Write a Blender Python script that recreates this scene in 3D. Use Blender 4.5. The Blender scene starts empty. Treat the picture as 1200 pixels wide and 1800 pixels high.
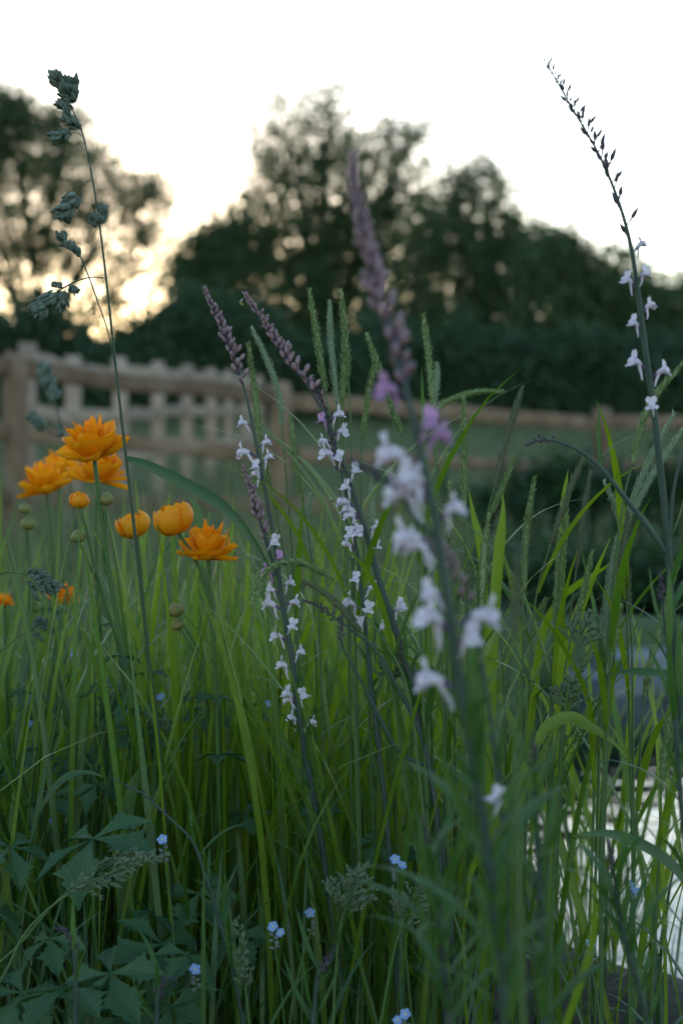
import bpy, math, random
import numpy as np
from mathutils import Vector, Matrix, Euler

random.seed(7)
RNG = np.random.default_rng(11)
scene = bpy.context.scene
COL = scene.collection
R = math.radians

# ------------------------------------------------------------------ camera
LENS, SENSOR_H = 35.0, 23.5
F = 1800 * LENS / SENSOR_H            # focal length in photo pixels
CAM_Z = 0.42
PITCH = math.atan(-10 / F)
cam_data = bpy.data.cameras.new('camera')
cam_data.sensor_fit = 'VERTICAL'
cam_data.sensor_height = SENSOR_H
cam_data.sensor_width = SENSOR_H * 2 / 3
cam_data.lens = LENS
cam_data.clip_start = 0.02
cam_data.clip_end = 2000
cam_data.dof.use_dof = True
cam_data.dof.focus_distance = 1.12
cam_data.dof.aperture_fstop = 4.0
cam = bpy.data.objects.new('camera', cam_data)
cam.location = (0, 0, CAM_Z)
cam.rotation_euler = (math.pi / 2 + PITCH, 0, 0)
COL.objects.link(cam)
scene.camera = cam

# ------------------------------------------------------------------ sky, sun, exposure
SUN_EL, SUN_AZ = R(5.0), R(-8.0)      # azimuth from +Y towards +X
world = bpy.data.worlds.new('World')
scene.world = world
world.use_nodes = True
wn = world.node_tree.nodes
wl = world.node_tree.links
bg = wn['Background']
sky = wn.new('ShaderNodeTexSky')
sky.sky_type = 'NISHITA'
sky.sun_disc = False
sky.sun_elevation = SUN_EL
sky.sun_rotation = SUN_AZ
sky.air_density = 1.0
sky.dust_density = 0.4
sky.ozone_density = 2.2
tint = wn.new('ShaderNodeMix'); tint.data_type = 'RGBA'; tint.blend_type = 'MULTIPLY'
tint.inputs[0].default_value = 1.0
tint.inputs[7].default_value = (1.08, 0.98, 0.90, 1)      # warm colour-balance tint multiplied over the whole sky, takes out the blue cast
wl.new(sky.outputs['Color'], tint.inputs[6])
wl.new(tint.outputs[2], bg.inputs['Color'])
bg.inputs['Strength'].default_value = 0.15

sun_data = bpy.data.lights.new('sun', 'SUN')
sun_data.energy = 0.5
sun_data.angle = R(4)
sun_data.color = (1.0, 0.78, 0.55)
sun = bpy.data.objects.new('sun', sun_data)
sd = Vector((math.sin(SUN_AZ) * math.cos(SUN_EL), math.cos(SUN_AZ) * math.cos(SUN_EL), math.sin(SUN_EL)))
sun.rotation_euler = (-sd).to_track_quat('-Z', 'Y').to_euler()
sun.location = sd * 50
COL.objects.link(sun)

scene.view_settings.view_transform = 'Standard'
scene.view_settings.look = 'None'
scene.view_settings.gamma = 1
scene.view_settings.exposure = 2.45
scene.view_settings.use_curve_mapping = False
scene.render.engine = 'CYCLES'
scene.cycles.use_denoising = True
scene.cycles.max_bounces = 8
scene.cycles.diffuse_bounces = 3
scene.cycles.transmission_bounces = 4
scene.cycles.sample_clamp_indirect = 6

# ------------------------------------------------------------------ helpers
CAMP = np.array([0, 0, CAM_Z])
FWD = np.array([0, math.cos(PITCH), math.sin(PITCH)])
UPV = np.array([0, -math.sin(PITCH), math.cos(PITCH)])
RGT = np.array([1.0, 0, 0])


def P(px, py, d):
    return CAMP + d * (FWD + (px - 600) / F * RGT + (900 - py) / F * UPV)


def sstep(a, b, x):
    t = np.clip((x - a) / (b - a), 0, 1)
    return t * t * (3 - 2 * t)


POND = (0.28, 5.5, 1.50, 4.5, 0.35)    # x0 x1 y0 y1 corner
WATER_Z = -0.12


def pond_sdf(x, y):
    x0, x1, y0, y1, r = POND
    cx, cy = (x0 + x1) / 2, (y0 + y1) / 2
    wob = 0.06 * np.sin(x * 5.1 + 1) + 0.05 * np.sin(y * 6.3 + x * 2)
    qx = np.abs(x - cx) - (x1 - x0) / 2 + r
    qy = np.abs(y - cy) - (y1 - y0) / 2 + r
    return np.hypot(np.maximum(qx, 0), np.maximum(qy, 0)) + np.minimum(np.maximum(qx, qy), 0) - r + wob


def terrain(x, y):
    x = np.asarray(x, float)
    y = np.asarray(y, float)
    b = 0.10 * sstep(2.5, 7, y) + 0.085 * np.clip(y - 9, 0, 24) + 0.015 * np.clip(y - 36, 0, 200)
    b = b + 0.012 * np.sin(x * 7 + y * 3) + 0.012 * np.sin(y * 9 - x * 4) * 1.0
    s = pond_sdf(x, y)
    return -0.6 + (b + 0.6) * sstep(-0.35, 0.25, s)


def mesh_np(name, V, faces, mats, smooth=True, matidx=None, uv=None):
    """faces: list of int arrays (n,k) each with constant k"""
    me = bpy.data.meshes.new(name)
    V = np.asarray(V, np.float32)
    faces = [np.asarray(f, np.int32) for f in faces if len(f)]
    nl = sum(f.size for f in faces)
    npoly = sum(len(f) for f in faces)
    me.vertices.add(len(V))
    me.vertices.foreach_set('co', V.ravel())
    me.loops.add(nl)
    loops = np.concatenate([f.ravel() for f in faces])
    me.loops.foreach_set('vertex_index', loops)
    me.polygons.add(npoly)
    ks = np.concatenate([np.full(len(f), f.shape[1]) for f in faces])
    starts = np.concatenate([[0], np.cumsum(ks)[:-1]])
    me.polygons.foreach_set('loop_start', starts.astype(np.int32))
    me.polygons.foreach_set('loop_total', ks.astype(np.int32))
    if smooth:
        me.polygons.foreach_set('use_smooth', np.ones(npoly, bool))
    if matidx is not None:
        me.polygons.foreach_set('material_index', np.asarray(matidx, np.int32))
    if uv is not None:
        lay = me.uv_layers.new(name='UVMap')
        lay.data.foreach_set('uv', np.asarray(uv, np.float32)[loops].ravel())
    for m in (mats if isinstance(mats, (list, tuple)) else [mats]):
        me.materials.append(m)
    me.update()
    me.validate()
    return me


class MB:
    """collects verts/quads/tris with material index and a uv per vertex"""

    def __init__(self):
        self.v, self.uv, self.f, self.m = [], [], [], []

    def add(self, V, faces, m=0, uv=None):
        o = len(self.v)
        self.v.extend([tuple(p) for p in V])
        self.uv.extend([tuple(p) for p in uv] if uv is not None else [(0.5, 0.5)] * len(V))
        for f in faces:
            self.f.append([i + o for i in f])
            self.m.append(m)

    def mesh(self, name, mats, base=(0, 0, 0), smooth=True):
        me = bpy.data.meshes.new(name)
        b = np.array(base)
        me.from_pydata([tuple(np.array(p) - b) for p in self.v], [], self.f)
        for mm in (mats if isinstance(mats, (list, tuple)) else [mats]):
            me.materials.append(mm)
        me.polygons.foreach_set('material_index', np.array(self.m, np.int32))
        if smooth:
            me.polygons.foreach_set('use_smooth', np.ones(len(self.f), bool))
        lay = me.uv_layers.new(name='UVMap')
        lp = np.zeros(len(me.loops), np.int32)
        me.loops.foreach_get('vertex_index', lp)
        lay.data.foreach_set('uv', np.array(self.uv, np.float32)[lp].ravel())
        me.update()
        return me


def catmull(pts, n):
    pts = [np.array(p, float) for p in pts]
    if len(pts) == 2:
        return [pts[0] + (pts[1] - pts[0]) * t for t in np.linspace(0, 1, n)]
    ext = [2 * pts[0] - pts[1]] + pts + [2 * pts[-1] - pts[-2]]
    seg = len(pts) - 1
    out = []
    for t in np.linspace(0, seg, n):
        i = min(int(t), seg - 1)
        u = t - i
        a, b, c, d = ext[i], ext[i + 1], ext[i + 2], ext[i + 3]
        out.append(0.5 * (2 * b + (c - a) * u + (2 * a - 5 * b + 4 * c - d) * u * u + (3 * b - a - 3 * c + d) * u ** 3))
    return out


def frame(t):
    t = t / (np.linalg.norm(t) + 1e-12)
    a = np.array([0, 1.0, 0]) if abs(t[1]) < 0.8 else np.array([1.0, 0, 0])
    u = np.cross(t, a)
    u /= np.linalg.norm(u)
    return t, u, np.cross(t, u)


def tangent(pts, i):
    a = pts[max(i - 1, 0)]
    b = pts[min(i + 1, len(pts) - 1)]
    t = b - a
    return t / (np.linalg.norm(t) + 1e-12)


def tube(mb, pts, rad, sides=6, m=0, cap=True):
    n = len(pts)
    V, Q, UV = [], [], []
    for i in range(n):
        t, u, w = frame(tangent(pts, i))
        r = rad[i] if hasattr(rad, '__len__') else rad
        for k in range(sides):
            a = 2 * math.pi * k / sides
            V.append(pts[i] + r * (math.cos(a) * u + math.sin(a) * w))
            UV.append((k / sides, i / (n - 1)))
    for i in range(n - 1):
        for k in range(sides):
            k2 = (k + 1) % sides
            Q.append((i * sides + k, i * sides + k2, (i + 1) * sides + k2, (i + 1) * sides + k))
    if cap:
        Q.append(tuple(range(sides))[::-1])
        Q.append(tuple((n - 1) * sides + k for k in range(sides)))
    mb.add(V, Q, m, UV)


def ribbon(mb, pts, widths, side, fold=0.25, m=0):
    """folded leaf blade along pts; side = array of side vectors or one vector"""
    n = len(pts)
    V, Q, UV = [], [], []
    for i in range(n):
        t = tangent(pts, i)
        s = np.array(side if not hasattr(side[0], '__len__') else side[i], float)
        s = s - t * np.dot(s, t)
        s /= np.linalg.norm(s) + 1e-9
        nn = np.cross(s, t)
        w = widths[i]
        V += [pts[i] - s * w / 2 + nn * fold * w / 2, pts[i], pts[i] + s * w / 2 + nn * fold * w / 2]
        UV += [(0, i / (n - 1)), (0.5, i / (n - 1)), (1, i / (n - 1))]
    for i in range(n - 1):
        a = i * 3
        Q += [(a, a + 1, a + 4, a + 3), (a + 1, a + 2, a + 5, a + 4)]
    mb.add(V, Q, m, UV)


def ellipsoid(mb, c, axis, L, r, sides=6, rings=4, m=0, taper=0.0):
    """pointed ellipsoid from c along axis of length L"""
    t, u, w = frame(np.array(axis, float))
    V, Q, UV = [], [], []
    V.append(np.array(c)); UV.append((0.5, 0))
    for i in range(1, rings):
        s = i / rings
        rr = r * math.sin(math.pi * s) ** 0.7 * (1 - taper * (s - 0.3))
        for k in range(sides):
            a = 2 * math.pi * k / sides
            V.append(c + t * L * s + rr * (math.cos(a) * u + math.sin(a) * w)); UV.append((k / sides, s))
    V.append(c + t * L); UV.append((0.5, 1))
    for k in range(sides):
        k2 = (k + 1) % sides
        Q.append((0, 1 + k2, 1 + k))
        for i in range(rings - 2):
            a = 1 + i * sides
            Q.append((a + k, a + k2, a + sides + k2, a + sides + k))
        a = 1 + (rings - 2) * sides
        Q.append((a + k, a + k2, len(V) - 1))
    mb.add(V, Q, m, UV)


def obj(name, me, parent=None, loc=None, mat=None):
    o = bpy.data.objects.new(name, me)
    COL.objects.link(o)
    if parent is not None:
        o.parent = parent
    if loc is not None:
        o.location = loc
    if mat is not None:
        o.matrix_local = mat
    return o


def tag(o, label, cat, group=None):
    o['label'] = label
    o['category'] = cat
    if group:
        o['group'] = group
    return o


def thing(name, label, cat, base, group=None):
    o = bpy.data.objects.new(name, None)
    o.empty_display_size = 0.02
    o.location = tuple(base)
    COL.objects.link(o)
    return tag(o, label, cat, group)


def structure(name, me):
    o = obj(name, me)
    o['kind'] = 'structure'
    return o


def stuff(name, me, label=None, cat=None, parent=None):
    o = obj(name, me, parent)
    o['kind'] = 'stuff'
    if label:
        tag(o, label, cat)
    return o


# ------------------------------------------------------------------ materials
def nodes_of(name):
    m = bpy.data.materials.new(name)
    m.use_nodes = True
    nt = m.node_tree
    return m, nt, nt.nodes, nt.links, nt.nodes['Principled BSDF'], nt.nodes['Material Output']


def ramp(nd, stops):
    r = nd.new('ShaderNodeValToRGB')
    e = r.color_ramp.elements
    e[0].position, e[0].color = stops[0][0], (*stops[0][1], 1)
    e[1].position, e[1].color = stops[-1][0], (*stops[-1][1], 1)
    for p, c in stops[1:-1]:
        x = e.new(p)
        x.color = (*c, 1)
    return r


def mat_leaf(name, cols, trans=0.4, tcol=None, rough=0.5, spec=0.3, veins=0.0, noise_scale=30.0, tipcol=None):
    """foliage: colour varies per leaf and along it, part of the light goes through"""
    m, nt, nd, lk, bs, out = nodes_of(name)
    geo = nd.new('ShaderNodeNewGeometry')
    oi = nd.new('ShaderNodeObjectInfo')
    tc = nd.new('ShaderNodeTexCoord')
    nz = nd.new('ShaderNodeTexNoise')
    nz.inputs['Scale'].default_value = noise_scale
    nz.inputs['Detail'].default_value = 3
    lk.new(tc.outputs['Object'], nz.inputs['Vector'])
    add = nd.new('ShaderNodeMath'); add.operation = 'ADD'
    lk.new(geo.outputs['Random Per Island'], add.inputs[0])
    lk.new(oi.outputs['Random'], add.inputs[1])
    fr = nd.new('ShaderNodeMath'); fr.operation = 'FRACT'
    lk.new(add.outputs[0], fr.inputs[0])
    mx = nd.new('ShaderNodeMix'); mx.data_type = 'FLOAT'
    mx.inputs[0].default_value = 0.35
    lk.new(fr.outputs[0], mx.inputs[2])
    lk.new(nz.outputs['Fac'], mx.inputs[3])
    n = len(cols)
    rp = ramp(nd, [(i / max(n - 1, 1), c) for i, c in enumerate(cols)])
    lk.new(mx.outputs[0], rp.inputs[0])
    col = rp.outputs[0]
    uvn = nd.new('ShaderNodeUVMap')
    sep = nd.new('ShaderNodeSeparateXYZ')
    lk.new(uvn.outputs[0], sep.inputs[0])
    if tipcol:
        pw = nd.new('ShaderNodeMath'); pw.operation = 'POWER'; pw.inputs[1].default_value = 3
        lk.new(sep.outputs[1], pw.inputs[0])
        ml = nd.new('ShaderNodeMath'); ml.operation = 'MULTIPLY'; ml.inputs[1].default_value = 0.7
        lk.new(pw.outputs[0], ml.inputs[0])
        mc = nd.new('ShaderNodeMix'); mc.data_type = 'RGBA'
        lk.new(ml.outputs[0], mc.inputs[0]); lk.new(col, mc.inputs[6])
        mc.inputs[7].default_value = (*tipcol, 1)
        col = mc.outputs[2]
    if veins:
        wv = nd.new('ShaderNodeMath'); wv.operation = 'MULTIPLY'; wv.inputs[1].default_value = 44
        lk.new(sep.outputs[0], wv.inputs[0])
        sn = nd.new('ShaderNodeMath'); sn.operation = 'SINE'
        lk.new(wv.outputs[0], sn.inputs[0])
        m2 = nd.new('ShaderNodeMath'); m2.operation = 'MULTIPLY_ADD'
        m2.inputs[1].default_value = veins; m2.inputs[2].default_value = 1.0
        lk.new(sn.outputs[0], m2.inputs[0])
        vm = nd.new('ShaderNodeVectorMath'); vm.operation = 'SCALE'
        lk.new(col, vm.inputs[0]); lk.new(m2.outputs[0], vm.inputs['Scale'])
        col = vm.outputs[0]
    lk.new(col, bs.inputs['Base Color'])
    bs.inputs['Roughness'].default_value = rough
    bs.inputs['Specular IOR Level'].default_value = spec
    if trans > 0:
        tr = nd.new('ShaderNodeBsdfTranslucent')
        tm = nd.new('ShaderNodeMix'); tm.data_type = 'RGBA'; tm.blend_type = 'MULTIPLY'
        tm.inputs[0].default_value = 1
        lk.new(col, tm.inputs[6])
        tm.inputs[7].default_value = (*(tcol or (1.6, 1.5, 0.6)), 1)
        lk.new(tm.outputs[2], tr.inputs['Color'])
        ms = nd.new('ShaderNodeMixShader')
        ms.inputs[0].default_value = trans
        lk.new(bs.outputs[0], ms.inputs[1]); lk.new(tr.outputs[0], ms.inputs[2])
        lk.new(ms.outputs[0], out.inputs['Surface'])
    return m


def mat_noise(name, cols, scale=(1, 1, 1), nscale=6, rough=0.8, bump=0.3, spec=0.3, detail=6):
    m, nt, nd, lk, bs, out = nodes_of(name)
    tc = nd.new('ShaderNodeTexCoord')
    mp = nd.new('ShaderNodeMapping'); mp.inputs['Scale'].default_value = scale
    lk.new(tc.outputs['Object'], mp.inputs[0])
    nz = nd.new('ShaderNodeTexNoise')
    nz.inputs['Scale'].default_value = nscale; nz.inputs['Detail'].default_value = detail
    lk.new(mp.outputs[0], nz.inputs['Vector'])
    rp = ramp(nd, [(0.25 + 0.5 * i / (len(cols) - 1), c) for i, c in enumerate(cols)])
    lk.new(nz.outputs['Fac'], rp.inputs[0])
    oi = nd.new('ShaderNodeObjectInfo')
    mr = nd.new('ShaderNodeMapRange'); mr.inputs[3].default_value = 0.8; mr.inputs[4].default_value = 1.15
    lk.new(oi.outputs['Random'], mr.inputs[0])
    vm = nd.new('ShaderNodeVectorMath'); vm.operation = 'SCALE'
    lk.new(rp.outputs[0], vm.inputs[0]); lk.new(mr.outputs[0], vm.inputs['Scale'])
    lk.new(vm.outputs[0], bs.inputs['Base Color'])
    bs.inputs['Roughness'].default_value = rough
    bs.inputs['Specular IOR Level'].default_value = spec
    if bump:
        bp = nd.new('ShaderNodeBump'); bp.inputs['Strength'].default_value = bump; bp.inputs['Distance'].default_value = 0.02
        lk.new(nz.outputs['Fac'], bp.inputs['Height'])
        lk.new(bp.outputs[0], bs.inputs['Normal'])
    return m


M = {}
M['soil'] = mat_noise('soil', [(0.010, 0.010, 0.005), (0.022, 0.022, 0.011), (0.04, 0.04, 0.02)], nscale=25)
M['ground'] = mat_noise('meadow_ground', [(0.03, 0.045, 0.014), (0.06, 0.085, 0.03), (0.10, 0.12, 0.05)], nscale=3)
M['wood'] = mat_noise('fence_wood', [(0.11, 0.065, 0.040), (0.19, 0.120, 0.078), (0.27, 0.185, 0.13)], scale=(1, 1, 1), nscale=9, bump=0.4)
M['wood_pale'] = mat_noise('skylit_wood', [(0.22, 0.145, 0.105), (0.32, 0.23, 0.175), (0.42, 0.32, 0.25)], nscale=9, bump=0.4)  # far rails' paleness from skylight, put into the wood colour
M['slate'] = mat_noise('slate', [(0.10, 0.105, 0.115), (0.17, 0.175, 0.18), (0.26, 0.265, 0.27)], scale=(1, 1, 4), nscale=8, rough=0.6, bump=0.5)
M['bark'] = mat_noise('bark', [(0.03, 0.022, 0.015), (0.07, 0.055, 0.04)], scale=(1, 1, 0.2), nscale=12)
M['grass'] = mat_leaf('grass_blade', [(0.030, 0.078, 0.010), (0.066, 0.138, 0.014), (0.135, 0.205, 0.020), (0.040, 0.088, 0.014)], trans=0.45, tcol=(2.1, 1.9, 0.4), veins=0.12, rough=.38, spec=.5)
M['grass_dark'] = mat_leaf('grass_blade_blue', [(0.024, 0.062, 0.016), (0.046, 0.098, 0.026), (0.090, 0.140, 0.050)], trans=0.3, tcol=(1.5, 1.7, 0.7), veins=0.12, rough=.38, spec=.5)
M['grass_bright'] = mat_leaf('bright_grass_blade', [(0.090, 0.170, 0.012), (0.150, 0.235, 0.018), (0.190, 0.260, 0.022)], trans=0.5, tcol=(1.7, 1.6, 0.4), veins=0.12, rough=.38, spec=.5)
M['dark_stalk'] = mat_leaf('dark_stalk', [(0.022, 0.045, 0.022), (0.035, 0.06, 0.03)], trans=0, rough=.5)
M['meadow'] = mat_leaf('meadow_blade', [(0.055, 0.095, 0.035), (0.09, 0.125, 0.06), (0.17, 0.165, 0.11), (0.07, 0.11, 0.04)], trans=0.4, tcol=(1.4, 1.4, 0.8))
M['tree'] = mat_leaf('tree_leaf', [(0.038, 0.070, 0.028), (0.062, 0.104, 0.040), (0.098, 0.142, 0.056)], trans=0.3, tcol=(1.4, 1.4, 0.7), noise_scale=1.5)
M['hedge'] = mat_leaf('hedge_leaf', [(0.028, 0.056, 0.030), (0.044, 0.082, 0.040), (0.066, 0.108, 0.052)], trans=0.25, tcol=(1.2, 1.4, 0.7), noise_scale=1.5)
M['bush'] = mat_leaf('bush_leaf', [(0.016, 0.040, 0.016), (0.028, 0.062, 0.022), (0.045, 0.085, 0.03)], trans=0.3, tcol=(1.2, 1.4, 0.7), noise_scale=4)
M['tf_stem'] = mat_leaf('toadflax_stem', [(0.030, 0.052, 0.040), (0.042, 0.066, 0.050), (0.060, 0.062, 0.060)], trans=0, rough=0.6, noise_scale=60)
M['tf_leaf'] = mat_leaf('toadflax_leaf', [(0.036, 0.092, 0.022), (0.060, 0.130, 0.032), (0.095, 0.165, 0.048)], trans=0.3, tcol=(1.3, 1.5, 0.7))
M['tf_petal'] = mat_leaf('toadflax_petal', [(0.72, 0.62, 0.73), (0.78, 0.69, 0.77), (0.81, 0.74, 0.79)], trans=0.3, tcol=(1.1, 1.0, 1.1), rough=0.6, noise_scale=200)
M['tf_pink'] = mat_leaf('toadflax_pink_petal', [(0.50, 0.26, 0.48), (0.56, 0.32, 0.54)], trans=0.3, tcol=(1.1, 1.0, 1.1), rough=0.6, noise_scale=200)
M['tf_calyx'] = mat_leaf('toadflax_calyx', [(0.10, 0.06, 0.13), (0.15, 0.09, 0.18)], trans=0.1, rough=0.6, noise_scale=200)
M['tf_bud'] = mat_leaf('toadflax_bud', [(0.20, 0.11, 0.12), (0.31, 0.175, 0.195), (0.43, 0.28, 0.30)], trans=0.15, tcol=(1.2, 1, 1.1), rough=0.6, noise_scale=300, tipcol=(0.25, 0.22, 0.27))
M['tf_bud_dark'] = mat_leaf('toadflax_dark_bud', [(0.045, 0.035, 0.05), (0.075, 0.05, 0.075), (0.10, 0.07, 0.095)], trans=0.1, rough=0.6, noise_scale=300)
M['gf_petal'] = mat_leaf('globeflower_petal', [(0.90, 0.31, 0.005), (0.94, 0.39, 0.008), (0.95, 0.47, 0.012)], trans=0.35, tcol=(1.1, 0.9, 0.4), rough=0.5, noise_scale=60, veins=0.05)
M['gf_inner'] = mat_leaf('globeflower_inner_petal', [(0.90, 0.28, 0.005), (0.94, 0.36, 0.008)], trans=0.35, tcol=(1.1, 0.9, 0.4), rough=0.5, noise_scale=60)
M['gf_bud'] = mat_leaf('globeflower_green_bud', [(0.14, 0.17, 0.05), (0.22, 0.20, 0.06), (0.28, 0.17, 0.07)], trans=0.1, rough=0.5, noise_scale=60)
M['gf_stem'] = mat_leaf('globeflower_stem', [(0.045, 0.10, 0.025), (0.07, 0.13, 0.03)], trans=0, rough=0.5)
M['gf_leaf'] = mat_leaf('globeflower_leaf', [(0.030, 0.078, 0.030), (0.044, 0.102, 0.040), (0.062, 0.125, 0.050)], trans=0.25, tcol=(1.2, 1.5, 0.7), rough=0.5, noise_scale=25, veins=.14)
M['fox_head'] = mat_leaf('foxtail_head', [(0.08, 0.13, 0.04), (0.20, 0.26, 0.11), (0.38, 0.42, 0.25)], trans=0.3, tcol=(1.2, 1.3, 0.8), rough=0.7, noise_scale=200)
M['fox_pale'] = mat_leaf('pale_grass_head', [(0.17, 0.24, 0.14), (0.36, 0.42, 0.30)], trans=0.35, tcol=(1.2, 1.2, 1), rough=0.7, noise_scale=200)
M['fox_dark'] = mat_leaf('dark_grass_head', [(0.10, 0.12, 0.07), (0.17, 0.18, 0.11)], trans=0.25, tcol=(1.2, 1.2, 0.9), rough=0.7, noise_scale=200)
M['grass_stem'] = mat_leaf('grass_stalk', [(0.05, 0.10, 0.03), (0.08, 0.13, 0.045)], trans=0, rough=0.5)
M['cock'] = mat_leaf('cocksfoot_spikelet', [(0.08, 0.11, 0.085), (0.15, 0.19, 0.15), (0.26, 0.30, 0.25)], trans=0.3, tcol=(1.2, 1.2, 1), rough=0.6, noise_scale=200)
M['poa'] = mat_leaf('panicle_spikelet', [(0.15, 0.20, 0.11), (0.22, 0.27, 0.17)], trans=0.3, tcol=(1.2, 1.2, 0.9), rough=0.7, noise_scale=200)
M['fmn'] = mat_leaf('forget_me_not_petal', [(0.24, 0.34, 0.66), (0.32, 0.42, 0.72)], trans=0.3, tcol=(1, 1, 1.1), rough=0.6)
M['fmn_eye'] = mat_leaf('forget_me_not_eye', [(0.8, 0.6, 0.1), (0.8, 0.65, 0.2)], trans=0)
M['fmn_bud'] = mat_leaf('forget_me_not_bud', [(0.13, 0.15, 0.13), (0.20, 0.20, 0.20)], trans=0.1)
M['insect'] = mat_noise('insect_body', [(0.03, 0.02, 0.012), (0.10, 0.07, 0.02)], nscale=500, bump=0)
M['hover'] = mat_noise('hoverfly_body', [(0.25, 0.17, 0.04), (0.45, 0.33, 0.08)], nscale=600, bump=0)
M['wing'] = mat_leaf('insect_wing', [(0.5, 0.5, 0.48), (0.6, 0.6, 0.58)], trans=0.6, tcol=(1, 1, 1))

# pond water
m, nt, nd, lk, bs, out = nodes_of('pond_water')
bs.inputs['Base Color'].default_value = (0.010, 0.013, 0.011, 1)
bs.inputs['Roughness'].default_value = 0.03
bs.inputs['IOR'].default_value = 1.33
tc = nd.new('ShaderNodeTexCoord')
nz = nd.new('ShaderNodeTexNoise'); nz.inputs['Scale'].default_value = 9; nz.inputs['Detail'].default_value = 2
lk.new(tc.outputs['Object'], nz.inputs['Vector'])
bp = nd.new('ShaderNodeBump'); bp.inputs['Strength'].default_value = 0.25; bp.inputs['Distance'].default_value = 0.01
lk.new(nz.outputs['Fac'], bp.inputs['Height']); lk.new(bp.outputs[0], bs.inputs['Normal'])
M['water'] = m

# ------------------------------------------------------------------ ground and water
def build_ground():
    xs = np.concatenate([np.linspace(-400, -30, 10), np.linspace(-26, -5, 12), np.linspace(-4.5, 6.5, 150), np.linspace(7, 28, 12), np.linspace(32, 400, 10)])
    ys = np.concatenate([np.linspace(-300, -10, 8), np.linspace(-8, -1, 6), np.linspace(-0.5, 9, 160), np.linspace(9.5, 40, 32), np.linspace(45, 900, 16)])
    X, Y = np.meshgrid(xs, ys)
    Z = terrain(X, Y)
    V = np.stack([X, Y, Z], -1).reshape(-1, 3)
    nx, ny = len(xs), len(ys)
    i, j = np.meshgrid(np.arange(nx - 1), np.arange(ny - 1))
    a = (j * nx + i).ravel()
    Q = np.stack([a, a + 1, a + nx + 1, a + nx], 1)
    cy = Y[:-1, :-1].ravel()
    structure('ground', mesh_np('ground', V, [Q], [M['soil'], M['ground']], matidx=(cy > 2.6).astype(int)))
    n = 40
    xs = np.linspace(0.0, 5.9, n); ys = np.linspace(1.3, 4.9, n)
    X, Y = np.meshgrid(xs, ys)
    V = np.stack([X, Y, np.full_like(X, WATER_Z)], -1).reshape(-1, 3)
    i, j = np.meshgrid(np.arange(n - 1), np.arange(n - 1))
    a = (j * n + i).ravel()
    structure('pond_water', mesh_np('pond_water', V, [np.stack([a, a + 1, a + n + 1, a + n], 1)], M['water']))


build_ground()

# ------------------------------------------------------------------ trees and hedges
def leaf_cloud(centres, size, jitter):
    """one bent two-triangle leaf per centre"""
    n = len(centres)
    d1 = RNG.normal(size=(n, 3)); d1[:, 2] -= 0.3
    d1 /= np.linalg.norm(d1, axis=1, keepdims=True)
    d2 = RNG.normal(size=(n, 3))
    d2 -= d1 * (d1 * d2).sum(1, keepdims=True)
    d2 /= np.linalg.norm(d2, axis=1, keepdims=True)
    nn = np.cross(d1, d2)
    L = size * RNG.uniform(1 - jitter, 1 + jitter, (n, 1))
    W = L * 0.32
    a = centres
    b = centres + d1 * L * 0.5 + d2 * W + nn * L * 0.08
    c = centres + d1 * L
    e = centres + d1 * L * 0.5 - d2 * W + nn * L * 0.08
    V = np.stack([a, b, c, e], 1).reshape(-1, 3)
    k = np.arange(n) * 4
    T = np.concatenate([np.stack([k, k + 1, k + 2], 1), np.stack([k, k + 2, k + 3], 1)])
    return V, T


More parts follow.
